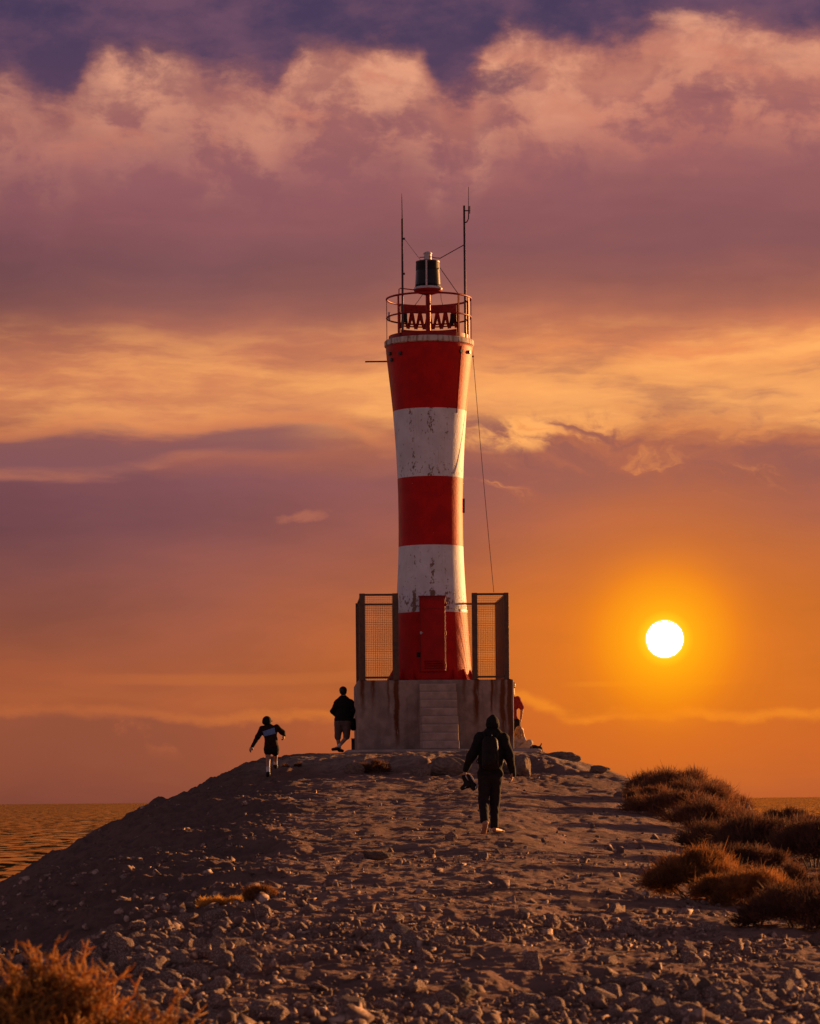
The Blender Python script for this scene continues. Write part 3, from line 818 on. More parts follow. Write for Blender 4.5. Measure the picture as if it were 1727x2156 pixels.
mb = MB(); mb.tube([P(*zoom1(655, 1130), TY), P(*zoom1(610, 1195), TY + .1), P(*zoom1(575, 1240), TY + .5)], 0.008, 5); mb.build('cable', M['blackp'], light); mb = MB(); mb.tube([P(*zoom1(830, 1120), TY), P(*zoom1(834, 1180), TY + .1), P(*zoom1(850, 1235), TY + .5)], 0.008, 5); mb.build('cable', M['blackp'], light)
mb = MB(); mb.tube([P(815, 760.5, TY), P(769, 761, TY)], 0.022, 6); mb.build('side_rod', M['dark_metal'], light)
mb = MB(); mb.tube([P(982, 749, TY), P(998, 750, TY)], 0.024, 6); mb.tube([P(984, 746, TY), P(984, 753, TY)], 0.035, 6); mb.build('side_stub', M['dark_metal'], light)
wire = MB(); a_, b_ = P(995, 735, TY), P(1040, 1247, PY + 2.2)
wire.tube([a_.lerp(b_, k / 12) + Vector((0, 0, -0.16 * math.sin(math.pi * k / 12))) for k in range(13)], 0.0075, 5); wire.build('down_cable', M['blackp'], light)
# fixtures under the ledge
for px_, py_ in ((821, 744), (823, 757), (842, 743), (967, 739), (984, 741)):
    x_ = (px_ - 902) / K; rr = 90 / K; w = math.asin(max(-1, min(1, x_ / rr))); z_ = P(px_, py_, TY - rr * math.cos(w)).z; rr = trad(z_)
    q = Vector((c0.x + rr * math.sin(w), c0.y - rr * math.cos(w), z_))
    d_ = Vector((math.sin(w), -math.cos(w), 0))
    mb = MB(); mb.tube([q - d_ * .03, q + d_ * 0.05], [0.055, 0.05], 10); mb.build('scupper', M['dark_metal'], light)
# weld seam strip on the right of the top band
mb = MB()
w = R(47)
pts = [c0 + Vector(((trad(z_) + .002) * math.sin(w), -(trad(z_) + .002) * math.cos(w), z_)) for z_ in np.linspace(zc_(866, 1.0), ztop - .1, 14)]
mb.tube(pts, 0.018, 6); mb.build('seam_strip', M['red'], light, smooth=True)
# pipe clamp on the right of the lowest white band
zz = zc_(1283, .98); mb = MB(); rr = trad(zz) + 0.012
mb.lathe(c0, [(rr, zz - .03), (rr, zz + .03), (rr - .03, zz + .03), (rr - .03, zz - .03), (rr, zz - .03)], 12, R(52), R(110)); mb.build('clamp_strap', M['lamp_white'], light)
mb = MB(); w = R(84); mb.tube([c0 + Vector(((trad(z_) + .03) * math.sin(w), -(trad(z_) + .03) * math.cos(w), z_)) for z_ in np.linspace(P(974, 1080, TY).z, P(974, 1050, TY).z, 5)], 0.03, 6); mb.build('cable_guide', M['dark_metal'], light)


# door
def zoom3(zx, zy): return ((760 + zx / 3.754) * 0.9355, (1310 + zy / 3.754) * 0.9355)


dY = TY - 1.13
d0 = P(*zoom3(690, 122), dY); d1 = P(*zoom3(917, 757), dY)
dcx, dw, dh, dz0 = (d0.x + d1.x) / 2, d1.x - d0.x, d0.z - d1.z, d1.z
mb = MB()
mb.box((dcx, dY + 0.24, dz0 + dh / 2), (dw, 0.46, dh))
mb.box((dcx, dY + 0.22, d0.z + 0.012), (dw + 0.05, 0.50, 0.028))
door_frame = mb.build('door_frame', M['red_steel'], light, bevel=0.006)
mb = MB(); mb.box((dcx + .004, dY - 0.002, dz0 + dh * 0.485), (dw - 0.05, 0.02, dh - 0.09))
door = mb.build('door', M['red_door'], light, bevel=0.006)
mb = MB()
for k in range(4):
    mb.box((dcx + .02, dY - 0.02, dz0 + 0.10 + k * 0.062), (dw * 0.70, 0.024, 0.028), Matrix.Rotation(R(32), 3, 'X'))
mb.build('louvre', M['red_steel'], door)
mb = MB(); mb.box((dcx + .004, dY - .017, dz0 + dh * 0.84), (dw - .06, .01, .012)); mb.build('seam', M['red_steel'], door)
q = P(*zoom3(684, 612), dY - .04); mb = MB(); mb.box(q, (0.10, 0.06, 0.13)); mb.tube([q + Vector((-.04, -.01, .05)), q + Vector((.06, -.05, .05))], 0.014, 6); mb.build('padlock', M['blackp'], door, bevel=0.012)
q = P(*zoom3(704, 427), dY - .03); mb = MB(); mb.box(q, (0.045, 0.03, 0.07)); mb.tube([q, q + Vector((0.055, -.02, 0))], 0.012, 6); mb.build('handle', M['lamp_white'], door)
for zy_ in (185, 430, 700):
    q = P(*zoom3(915, zy_), dY - .02); mb = MB(); mb.tube([q + Vector((0, 0, -.05)), q + Vector((0, 0, .05))], 0.016, 8); mb.build('hinge', M['red_steel'], door)
# triangular gussets round the foot
for k in range(18):
    w = R(-68 + 20 * k) if k > 0 else R(-75)
    if abs(math.sin(w)) < 0.36 and math.cos(w) > 0: continue
    rr = trad(TZ + .1) - 0.02
    d_ = Vector((math.sin(w), -math.cos(w), 0)); tn = Vector((math.cos(w), math.sin(w), 0))
    b0 = c0 + Vector((0, 0, TZ)) + d_ * rr
    prof3 = [Vector((0, 0, 0)), d_ * 0.19, d_ * 0.17 + Vector((0, 0, .06)), d_ * .01 + Vector((0, 0, 0.345)), Vector((0, 0, .345))]
    vs3 = [b0 + q - tn * 0.075 * (1 - q.z / .38) for q in prof3] + [b0 + q + tn * 0.075 * (1 - q.z / .38) for q in prof3]
    mb = MB(); mb.add(vs3, [(4, 3, 2, 1, 0), (5, 6, 7, 8, 9)] + [(i, (i + 1) % 5, 5 + (i + 1) % 5, 5 + i) for i in range(5)]); mb.build('gusset', M['red_door'], light)

# ---------------------------------------------------------------- wire mesh fence on the plinth
fence = thing('mesh_fence', PCENTER + Vector((0, 0, PH)), 'rusty brown wire mesh fence around the lighthouse foot, open at the stairs', 'fence')
fence.rotation_euler = (0, 0, PROT)
FH = 183.0 / F * PY


def fb(mb, name, m, bevel=0.0):
    WORLD[fence.name] = Vector((0, 0, 0))
    for i, q in enumerate(mb.v): mb.v[i] = (q[0], q[1] - PD / 2, q[2])
    return mb.build(name, m, fence, bevel=bevel)


z3 = lambda zx: (760 + zx / 3.754) * 0.9355
xl0, xl1, xl2, xl3 = lpx(z3(178)), lpx(z3(226)), lpx(z3(457)), lpx(z3(508))
xr0, xr1, xr2, xr3 = lpx(z3(1130)), lpx(z3(1177)), lpx(z3(1402)), lpx(z3(1443))
yf, yb2 = 0.10, PD - 0.10
for (xa, xb, y_) in ((xl0, xl1, yf), (xl2, xl3, yf), (xr0, xr1, yf), (xr2, xr3, yf), (xl0, xl1 - .05, yb2), (xr2 + .05, xr3, yb2), (-0.75, -0.68, yb2), (0.72, 0.79, yb2)):
    mb = MB(); mb.box(((xa + xb) / 2, y_, FH / 2), (xb - xa, 0.11, FH)); 
    mb.box(((xa + xb) / 2, y_, 0.006), (xb - xa + 0.06, 0.18, 0.012))
    fb(mb, 'post', M['steel_brown'], 0.008)


def panel(p0, p1, z0, z1, nv, nh, mid=True):
    p0, p1 = Vector(p0), Vector(p1); L = (p1 - p0).length; d = (p1 - p0).normalized(); ang = math.atan2(d.y, d.x); RMz = Matrix.Rotation(ang, 3, 'Z')
    for z_ in (z0, z1):
        mb = MB(); mb.box(((p0.x + p1.x) / 2, (p0.y + p1.y) / 2, z_), (L - .004, 0.05, 0.055), RMz); fb(mb, 'rail', M['steel_brown'], 0.005)
    mb = MB()
    for k in range(nv):
        q = p0 + (p1 - p0) * ((k + .5) / nv); mb.box((q.x, q.y, (z0 + z1) / 2), (0.005, 0.005, z1 - z0), RMz)
    for k in range(nh):
        z_ = z0 + (z1 - z0) * (k + .5) / nh; mb.box(((p0.x + p1.x) / 2, (p0.y + p1.y) / 2, z_), (L, 0.0051, 0.0051), RMz)
    fb(mb, 'wire_mesh', M['wire'])


zlo, zhi = 0.075, FH - 0.035
panel((xl1, yf, 0), (xl2, yf, 0), zlo, zhi, 15, 46)
panel((xr1, yf, 0), (xr2, yf, 0), zlo, zhi, 15, 46)
panel((xl0 + .06, yf + .06, 0), (xl0 + .06, yb2 - .06, 0), zlo, zhi, 78, 46)
panel((xr3 - .06, yf + .06, 0), (xr3 - .06, yb2 - .06, 0), zlo, zhi, 78, 46)
panel((xl1 - .05, yb2, 0), (-0.75, yb2, 0), zlo, zhi, 22, 46)
panel((-0.68, yb2, 0), (0.72, yb2, 0), zlo, zhi, 28, 46)
panel((0.79, yb2, 0), (xr2 + .05, yb2, 0), zlo, zhi, 22, 46)

# ---------------------------------------------------------------- smooth bodies: signed distance + surface nets
def sdf_mesh(prims, vox=0.012, k=0.03, wob=0.0, seed=1):
    """prims: ('cap', p0, r0, p1, r1) tapered limb, ('ell', centre, (rx, ry, rz)[, Matrix]) ellipsoid"""
    lo = np.array([1e9] * 3); hi = -lo
    for p in prims:
        if p[0] == 'cap':
            for q, r_ in ((p[1], p[2]), (p[3], p[4])): lo = np.minimum(lo, np.array(q) - r_); hi = np.maximum(hi, np.array(q) + r_)
        else:
            r_ = max(p[2]); lo = np.minimum(lo, np.array(p[1]) - r_); hi = np.maximum(hi, np.array(p[1]) + r_)
    lo -= 3 * vox + k; hi += 3 * vox + k
    n = np.ceil((hi - lo) / vox).astype(int) + 1
    ax = [lo[i] + vox * np.arange(n[i]) for i in range(3)]
    fld = np.full(tuple(n), 1.0, dtype=np.float32)
    for p in prims:
        if p[0] == 'cap':
            a, b_ = np.array(p[1], float), np.array(p[3], float); m = max(p[2], p[4]); l2, h2 = np.minimum(a, b_) - m, np.maximum(a, b_) + m
        else:
            a = np.array(p[1], float); m = max(p[2]); l2, h2 = a - m, a + m
        l2 = l2 - k - 3 * vox; h2 = h2 + k + 3 * vox
        i0 = np.clip(np.floor((l2 - lo) / vox).astype(int), 0, n); i1 = np.clip(np.ceil((h2 - lo) / vox).astype(int) + 1, 0, n)
        sl = tuple(slice(i0[i], i1[i]) for i in range(3))
        G = np.meshgrid(ax[0][sl[0]], ax[1][sl[1]], ax[2][sl[2]], indexing='ij')
        if p[0] == 'cap':
            d = b_ - a; L = max(float(d @ d), 1e-9)
            tt = np.clip(sum((G[i] - a[i]) * d[i] for i in range(3)) / L, 0, 1)
            dist = np.sqrt(sum((G[i] - a[i] - tt * d[i]) ** 2 for i in range(3))) - (p[2] + (p[4] - p[2]) * tt)
        else:
            Q = [G[i] - a[i] for i in range(3)]
            if len(p) > 3:
                mm = np.array(p[3].inverted()); Q = [sum(mm[i][j] * Q[j] for j in range(3)) for i in range(3)]
            k0 = np.sqrt(sum((Q[i] / p[2][i]) ** 2 for i in range(3))); k1 = np.sqrt(sum((Q[i] / p[2][i] ** 2) ** 2 for i in range(3)))
            dist = np.where(k1 > 1e-6, k0 * (k0 - 1) / np.maximum(k1, 1e-6), -min(p[2]))
        cur = fld[sl]
        h = np.maximum(k - np.abs(cur - dist), 0) / k
        fld[sl] = np.minimum(cur, dist) - h * h * k * 0.25
    if wob:
        G = np.meshgrid(*ax, indexing='ij')
        fld = fld + wob * (np.sin(G[0] * 31 + 2 * np.sin(G[2] * 17 + seed)) * np.sin(G[2] * 26 + 2 * np.sin(G[0] * 13 + G[1] * 19 + seed)))
    # surface nets
    s = fld < 0
    c8 = [s[i:n[0] - 1 + i, j:n[1] - 1 + j, l:n[2] - 1 + l] for i in (0, 1) for j in (0, 1) for l in (0, 1)]
    any_ = np.logical_or.reduce(c8); all_ = np.logical_and.reduce(c8)
    act = any_ & ~all_
    idx = np.full(act.shape, -1, dtype=np.int64); ci = np.argwhere(act); idx[act] = np.arange(len(ci))
    acc = np.zeros((len(ci), 3)); cnt = np.zeros(len(ci))
    corners = [np.array((i, j, l)) for i in (0, 1) for j in (0, 1) for l in (0, 1)]
    for a in range(8):
        for b_ in range(a + 1, 8):
            df = corners[b_] - corners[a]
            if np.abs(df).sum() != 1: continue
            ca = ci + corners[a]; cb = ci + corners[b_]
            fa = fld[ca[:, 0], ca[:, 1], ca[:, 2]]; fb_ = fld[cb[:, 0], cb[:, 1], cb[:, 2]]
            m = (fa < 0) != (fb_ < 0)
            tt = np.where(m, fa / np.where(m, fa - fb_, 1), 0)
            acc += np.where(m[:, None], corners[a][None, :] + tt[:, None] * df[None, :], 0); cnt += m
    V = lo + vox * (ci + acc / np.maximum(cnt, 1)[:, None])
    quads = []
    for axis in range(3):
        u, w_ = (axis + 1) % 3, (axis + 2) % 3
        sa = np.take(s, range(0, n[axis] - 1), axis); sb = np.take(s, range(1, n[axis]), axis)
        e = np.argwhere(sa != sb)
        e = e[(e[:, u] > 0) & (e[:, w_] > 0) & (e[:, u] < n[u] - 1) & (e[:, w_] < n[w_] - 1)]
        du = np.zeros(3, int); du[u] = 1; dw_ = np.zeros(3, int); dw_[w_] = 1
        g_ = lambda q: idx[q[:, 0], q[:, 1], q[:, 2]]
        q = np.stack([g_(e - du - dw_), g_(e - dw_), g_(e), g_(e - du)], 1)
        fl = ~s[e[:, 0], e[:, 1], e[:, 2]]
        q[fl] = q[fl][:, ::-1]
        quads.append(q)
    Q = np.concatenate(quads)
    return V, Q[(Q >= 0).all(1)]


def sdf_obj(name, prims, m, parent=None, loc=None, vox=0.012, k=0.03, wob=0.0, seed=1):
    v_, f_ = sdf_mesh([tuple(p) for p in prims], vox, k, wob, seed)
    return link_mesh(name, v_, f_, m, parent, loc, smooth=True)


def cap(a, r0, b, r1): return ('cap', tuple(a), r0, tuple(b), r1)
def ell(c_, r_, m=None): return ('ell', tuple(c_), tuple(r_)) + ((m,) if m is not None else ())


def hand(wrist, direc, palmn, side, curl=0.5, size=0.185, skin=0.0):
    """palm, four unequal curled fingers and a thumb; direc = fingers, palmn = palm normal, side = +1/-1 thumb side"""
    d = Vector(direc).normalized(); nrm = Vector(palmn); nrm = (nrm - d * nrm.dot(d)).normalized(); w = d.cross(nrm) * side
    wrist = Vector(wrist); pal = size * 0.50
    out = [ell(wrist + d * pal * 0.55, (0.043, 0.043, 0.018), Matrix((w, d * 1.15, nrm)).transposed())]
    out.append(cap(wrist, 0.024, wrist + d * pal * 0.4, 0.022))
    for i, ln in enumerate((0.40, 0.46, 0.43, 0.34)):
        base = wrist + d * pal * (1.0 - 0.05 * abs(i - 1.2)) + w * (0.030 - 0.020 * i)
        L = size * ln; p = base; a = 0.25 + curl * 0.35
        for j, fr in enumerate((0.44, 0.32, 0.24)):
            a2 = a + j * curl * 0.75
            q = p + (d * math.cos(a2) + nrm * math.sin(a2)) * L * fr
            out.append(cap(p, 0.0092 - .0006 * j, q, 0.0086 - .0006 * j)); p = q
    tb = wrist + d * pal * 0.30 + w * 0.034
    t1 = tb + (w * 0.75 + d * 0.7 + nrm * 0.3).normalized() * size * 0.17; t2 = t1 + (d + nrm * (0.3 + curl) + w * .1).normalized() * size * 0.15
    out += [cap(tb, 0.013, t1, 0.0105), cap(t1, 0.0105, t2, 0.009)]
    return out


def head_prims(c_, fwd, up, s=1.0):
    """skull, jaw, nose, brow, ears: c_ is the centre of the head, its height 0.23 s"""
    f_ = Vector(fwd).normalized(); u = Vector(up); u = (u - f_ * u.dot(f_)).normalized(); r_ = f_.cross(u); c_ = Vector(c_)
    m = Matrix((r_, f_, u)).transposed()
    o = [ell(c_ + u * 0.022 * s, (0.076 * s, 0.094 * s, 0.094 * s), m), ell(c_ + u * -0.050 * s + f_ * 0.026 * s, (0.056 * s, 0.064 * s, 0.066 * s), m),
         cap(c_ + f_ * 0.090 * s + u * 0.005 * s, 0.009 * s, c_ + f_ * 0.106 * s + u * -0.022 * s, 0.013 * s),
         cap(c_ + f_ * 0.082 * s - r_ * 0.035 * s + u * .018 * s, 0.012 * s, c_ + f_ * 0.082 * s + r_ * 0.035 * s + u * .018 * s, 0.012 * s),
         cap(c_ + f_ * 0.080 * s - r_ * 0.020 * s + u * -.055 * s, 0.010 * s, c_ + f_ * 0.080 * s + r_ * 0.020 * s + u * -.055 * s, 0.010 * s)]
    for sg in (-1, 1):
        o.append(ell(c_ + r_ * sg * 0.078 * s - u * 0.012 * s - f_ * .006 * s, (0.011 * s, 0.020 * s, 0.032 * s), m))
    return o


def eyes(name, c_, fwd, up, parent, s=1.0):
    f_ = Vector(fwd).normalized(); u = Vector(up); u = (u - f_ * u.dot(f_)).normalized(); r_ = f_.cross(u)
    for sg in (-1, 1):
        q = Vector(c_) + f_ * 0.082 * s + r_ * sg * 0.031 * s
        sdf_obj('eye', [ell(q, (0.012 * s,) * 3)], M['blackp'], parent, vox=0.004, k=0.004)


# --- the walking man with the backpack (seen from behind)
PYM = 47.0


def z5(zx, zy, d=0.0, Y=PYM): return P((980 + zx / 5.39) * 0.9355, (1510 + zy / 5.39) * 0.9355, Y + d)


feet = z5(700, 1955)
man = thing('person', (feet.x, PYM, gz(feet.x, PYM)), 'person walking up the path barefoot in black hooded jacket and beanie, shoes in hand', 'person')
hd = z5(694, 648, 0.02)
shL, shR = z5(548, 815), z5(822, 822)
elL, elR = z5(438, 1030, -.02), z5(898, 1030, -.04)
wrL, wrR = z5(362, 1212, .06), z5(938, 1225, .02)
hpL, hpR = z5(600, 1275), z5(735, 1275)
knL, knR = z5(583, 1575, .06), z5(722, 1575, .16)
akL, akR = z5(596, 1842, -.24), z5(716, 1885, .12)
chest, belly, pelv, neck = z5(684, 900, .02), z5(672, 1080), z5(668, 1240), z5(694, 745, .01)
g_l, g_r = gz(akL.x, PYM - .2), gz(akR.x, PYM + .15)
tiR = z5(800, 1945, .26); tiR.z = gz(tiR.x, tiR.y) + .022
akR.z = max(akR.z, gz(akR.x, akR.y) + .075)
toL = z5(577, 1940, -.10); toL.z = gz(toL.x, toL.y) + .024
heL = z5(606, 1842, -.27)
bodyp = head_prims(hd, (0.05, 1, 0.05), (0, -.05, 1)) + [cap(hd - Vector((0, .01, .06)), .055, neck - Vector((0, 0, .06)), .062),
    ell(chest, (.16, .10, .2)), ell(belly, (.15, .10, .2)), ell(pelv, (.16, .11, .13)), cap(shL, .062, chest + Vector((-.05, 0, .08)), .08), cap(shR, .062, chest + Vector((.05, 0, .08)), .08),
    cap(shL, .055, elL, .042), cap(elL, .042, wrL, .028), cap(shR, .055, elR, .042), cap(elR, .042, wrR, .028),
    cap(hpL, .085, knL, .055), cap(knL, .053, akL, .037), cap(hpR, .085, knR, .055), cap(knR, .053, akR, .037),
    cap(akR, .038, akR + Vector((0, -.035, -.045)), .034), cap(akR + Vector((.0, -.03, -.045)), .034, tiR, .022), cap(akR + Vector((.02, 0, -.045)), .032, tiR + Vector((-.03, .02, 0)), .022),
    cap(akL, .036, heL, .034), cap(heL, .034, toL, .030), cap(heL + Vector((.02, 0, 0)), .03, toL + Vector((.03, .0, .012)), .026)]
for i in range(5):
    q = tiR + Vector((.028 - .016 * i, .018 * (1 - abs(i - 1) * .5), -.004)); bodyp.append(cap(q, .012 - .001 * i, q + Vector((.016, .026, -.006)), .010 - .0006 * i))
    q = toL + Vector((-.030 + .018 * i, .010, -.004)); bodyp.append(cap(q, .011, q + Vector((0, .028, -.008)), .009))
hdirL = z5(338, 1300, .07) - wrL; hdirR = z5(930, 1370, .02) - wrR
bodyp += hand(wrL, hdirL, (0.9, 0.25, 0), 1, 1.0) + hand(wrR, hdirR, (-.9, .2, 0), -1, .35, 0.195)
sdf_obj('body', bodyp, M['skin'], man, vox=0.0085, k=.014)
eyes('eye', hd, (0.05, 1, 0.05), (0, -.05, 1), man)
jk = [ell(chest, (.205, .135, .235)), ell(belly, (.195, .14, .22)), cap(pelv + Vector((-.075, 0, -.01)), .125, pelv + Vector((.075, 0, -.01)), .125),
      cap(shL, .085, chest + Vector((-.04, 0, .10)), .10), cap(shR, .085, chest + Vector((.04, 0, .10)), .10),
      cap(shL, .088, elL, .068), cap(elL, .068, wrL + (elL - wrL) * .06, .046), cap(shR, .088, elR, .068), cap(elR, .068, wrR + (elR - wrR) * -.12, .047),
      cap(neck + Vector((-.055, 0, .0)), .075, neck + Vector((.055, 0, -.0)), .075), cap(neck + Vector((-.03, -.03, -.05)), .085, neck + Vector((.05, -.03, -.05)), .085)]
sdf_obj('jacket', jk, M['black_cloth'], man, vox=.010, k=.05, wob=.004, seed=2)
tr = [cap(pelv + Vector((-.07, 0, -.03)), .118, pelv + Vector((.07, 0, -.03)), .118), cap(hpL, .106, knL, .078), cap(knL, .078, akL + Vector((0, .015, .05)), .066),
      cap(hpR, .106, knR, .076), cap(knR, .076, akR + Vector((0, 0, .015)), .066)]
sdf_obj('trousers', tr, M['navy_cloth'], man, vox=.010, k=.03, wob=.005, seed=5)
bm_ = Matrix.Rotation(0.0, 3, 'X')
sdf_obj('beanie', [ell(hd + Vector((0, -.012, .032)), (.098, .112, .104)), cap(hd + Vector((-.045, -.03, -.015)), .058, hd + Vector((.045, -.03, -.015)), .058), ell(hd + Vector((.006, -.012, .128)), (.03, .03, .022))], M['black_cloth'], man, vox=.008, k=.03, wob=.002)
# backpack worn on the back, and the shoes carried in the left hand
bpk = z5(668, 985, -.20)
pack = thing('backpack', bpk, 'slim black backpack worn on the back of the barefoot walker', 'backpack')
sdf_obj('bag', [ell(bpk + Vector((0, 0, .05)), (.125, .085, .20)), ell(bpk + Vector((0, .0, -.10)), (.130, .095, .17)), cap(bpk + Vector((-.06, 0, .17)), .05, bpk + Vector((.05, 0, .17)), .05), cap(bpk + Vector((-.07, -.01, -.2)), .055, bpk + Vector((.07, -.01, -.2)), .055)], M['pack'], pack, vox=.010, k=.05)
sdf_obj('front_pocket', [ell(bpk + Vector((-.005, -.085, -.10)), (.095, .04, .125))], M['pack'], pack, vox=.009, k=.02)
for sg in (-1, 1):
    mb = MB(); q = bpk + Vector((sg * .09, .08, .17)); sh = shR if sg > 0 else shL
    mb.tube([bpk + Vector((sg * .07, .02, .20)), sh + Vector((-sg * .055, -.06, .085)), sh + Vector((-sg * .05, .05, .09)), sh + Vector((-sg * .05, .13, .0)), sh + Vector((-sg * .04, .15, -.2)), bpk + Vector((sg * .2, .27, -.14)), bpk + Vector((sg * .13, .05, -.2))], .017, 6)
    mb.build('shoulder_strap', M['pack'], pack, smooth=True)
mb = MB(); mb.tube([bpk + Vector((.075, -.055, .17)), bpk + Vector((.10, -.058, .08)), bpk + Vector((.112, -.06, -.05)), bpk + Vector((.10, -.07, -.18))], .006, 5); mb.build('zip', M['dark_metal'], pack)
mb = MB(); mb.tube([bpk + Vector((-.03, -.01, .225)), bpk + Vector((-.02, -.03, .26)), bpk + Vector((.02, -.03, .26)), bpk + Vector((.03, -.01, .225))], .009, 6); mb.build('grab_loop', M['pack'], pack)
for (a, b_, c2, lab) in (((345, 1285), (395, 1375), (330, 1420), 'black shoe with heel down, held in left hand of the walking person'), ((400, 1275), (465, 1395), (462, 1425), 'black shoe nearer the leg, hanging from the walking person\'s hand')):
    q0, q1, q2 = z5(*a, .02), z5(*b_, .04), z5(*c2, .0)
    sh_ = thing('shoe', q1, lab, 'shoe', 'shoes carried by the walker')
    sdf_obj('upper', [cap(q0, .034, q1, .046), cap(q1, .046, q2, .036), ell(q1, (.05, .045, .05))], M['blackp'], sh_, vox=.008, k=.03)
    off = Vector((.034, -.012, .012))
    sdf_obj('sole', [cap(q0 + off, .013, q1 + off * 1.15, .017), cap(q1 + off * 1.15, .017, q2 + off, .014)], M['sock'], sh_, vox=.006, k=.01)

# --- the child running on the left
PYC = 72.0


def z4(zx, zy, d=0.0, Y=PYC): return P((540 + zx / 5.757) * 0.9355, (1500 + zy / 5.757) * 0.9355, Y + d)


q = z4(365, 1462); child = thing('person', (q.x, PYC, gz(q.x, PYC)), 'child running uphill on the left in dark jacket with blue back panel and cap', 'person')
_cap, _ell, CS = cap, ell, 1.16
def cap(a, r0, b, r1): return _cap(a, r0 * CS, b, r1 * CS)
def ell(c_, r_, m=None): return _ell(c_, tuple(x * CS for x in r_), m)
hd = z4(350, 712, .03)
shL, shR = z4(290, 806, .02), z4(478, 790, .02)
elL, elR = z4(236, 905), z4(552, 850, .05)
wrL, wrR = z4(158, 1040), z4(574, 888, .10)
neck, chest, belly = z4(370, 775, .02), z4(388, 850), z4(405, 960)
pelv = z4(408, 1040)
hpL, hpR = z4(365, 1070), z4(455, 1070)
knL, knR = z4(366, 1205, .02), z4(463, 1165, .14)
akL, akR = z4(366, 1375, -.06), z4(462, 1272, .30)
toL, toR = z4(368, 1445, .05), z4(470, 1302, .42)
bp_ = head_prims(hd, (.35, 1, -.15), (0, .1, 1), 0.93) + [cap(hd - Vector((0, 0, .05)), .04, neck, .042), ell(chest, (.11, .08, .13)), ell(belly, (.10, .08, .14)), ell(pelv, (.11, .085, .09)),
    cap(shL, .042, chest, .06), cap(shR, .042, chest, .06), cap(shL, .036, elL, .029), cap(elL, .029, wrL, .021), cap(shR, .036, elR, .029), cap(elR, .029, wrR, .021),
    cap(hpL, .066, knL, .045), cap(knL, .043, akL, .029), cap(hpR, .066, knR, .045), cap(knR, .043, akR, .029), cap(akL, .03, toL, .026), cap(akR, .03, toR, .026)]
bp_ += hand(wrL, wrL - elL, (.6, .6, 0), 1, .5, .15) + hand(wrR, z4(570, 930, .1) - wrR, (-.8, .2, 0), -1, .7, .15)
sdf_obj('body', bp_, M['skin'], child, vox=.0085, k=.012)
eyes('eye', hd, (.35, 1, -.15), (0, .1, 1), child, 0.93)
jk = [ell(chest, (.148, .105, .16)), ell(belly, (.135, .105, .17)), cap(shL, .058, chest, .08), cap(shR, .058, chest, .08), cap(pelv + Vector((-.05, 0, .03)), .098, pelv + Vector((.05, 0, .03)), .098),
      cap(pelv + Vector((-.075, 0, -.055)), .085, pelv + Vector((.09, 0, -.05)), .085),
      cap(shL, .060, elL, .050), cap(elL, .050, wrL + (elL - wrL) * .05, .034), cap(shR, .060, elR, .052), cap(elR, .052, wrR, .036), cap(neck + Vector((-.02, 0, -.01)), .062, neck + Vector((.02, 0, -.01)), .062)]
v_, f_ = sdf_mesh(jk, .0085, .04, .004, 3)
jo = link_mesh('jacket', v_, f_, [M['maroon_cloth'], M['blue_cloth']], child, smooth=True)
# the blue panel sewn across the back: faces on the back side between four corners
cor = [z4(296, 842), z4(450, 790), z4(466, 868), z4(318, 906)]
mc = (v_[f_].mean(1)); mi_ = np.zeros(len(f_), dtype=np.int32)
for i in range(len(f_)):
    if mc[i, 1] > chest.y: continue
    ok_ = True
    for a in range(4):
        p0, p1 = cor[a], cor[(a + 1) % 4]
        if (p1.x - p0.x) * (mc[i, 2] - p0.z) - (p1.z - p0.z) * (mc[i, 0] - p0.x) > 0: ok_ = False
    mi_[i] = 1 if ok_ else 0
jo.data.polygons.foreach_set('material_index', mi_)
sdf_obj('shorts', [cap(pelv + Vector((-.05, 0, -.05)), .095, pelv + Vector((.06, 0, -.05)), .095), cap(hpL, .088, hpL + (knL - hpL) * .22, .082), cap(hpR, .088, hpR + (knR - hpR) * .38, .080)], M['black_cloth'], child, vox=.0085, k=.03)
sdf_obj('cap', [ell(hd + Vector((0, 0, .025)), (.092, .10, .092)), ell(hd + Vector((-.01, -.03, -.015)), (.085, .07, .06)), cap(hd + Vector((.05, .05, .012)), .020, hd + Vector((.118, .12, .014)), .012), cap(hd + Vector((.0, .08, .012)), .020, hd + Vector((.07, .15, .012)), .012)], M['black_cloth'], child, vox=.008, k=.03)
for (a_, k_, t_) in ((akL, knL, toL), (akR, knR, toR)):
    sdf_obj('sock', [cap(a_ + (k_ - a_) * .38, .040, a_ + Vector((0, 0, -.01)), .038)], M['sock'], child, vox=.008, k=.02)
    sdf_obj('shoe', [cap(a_ + Vector((0, -.02, -.03)), .040, t_, .036), ell(a_ + Vector((0, 0, -.015)), (.046, .05, .04))], M['blackp'], child, vox=.008, k=.03)
cap, ell = _cap, _ell

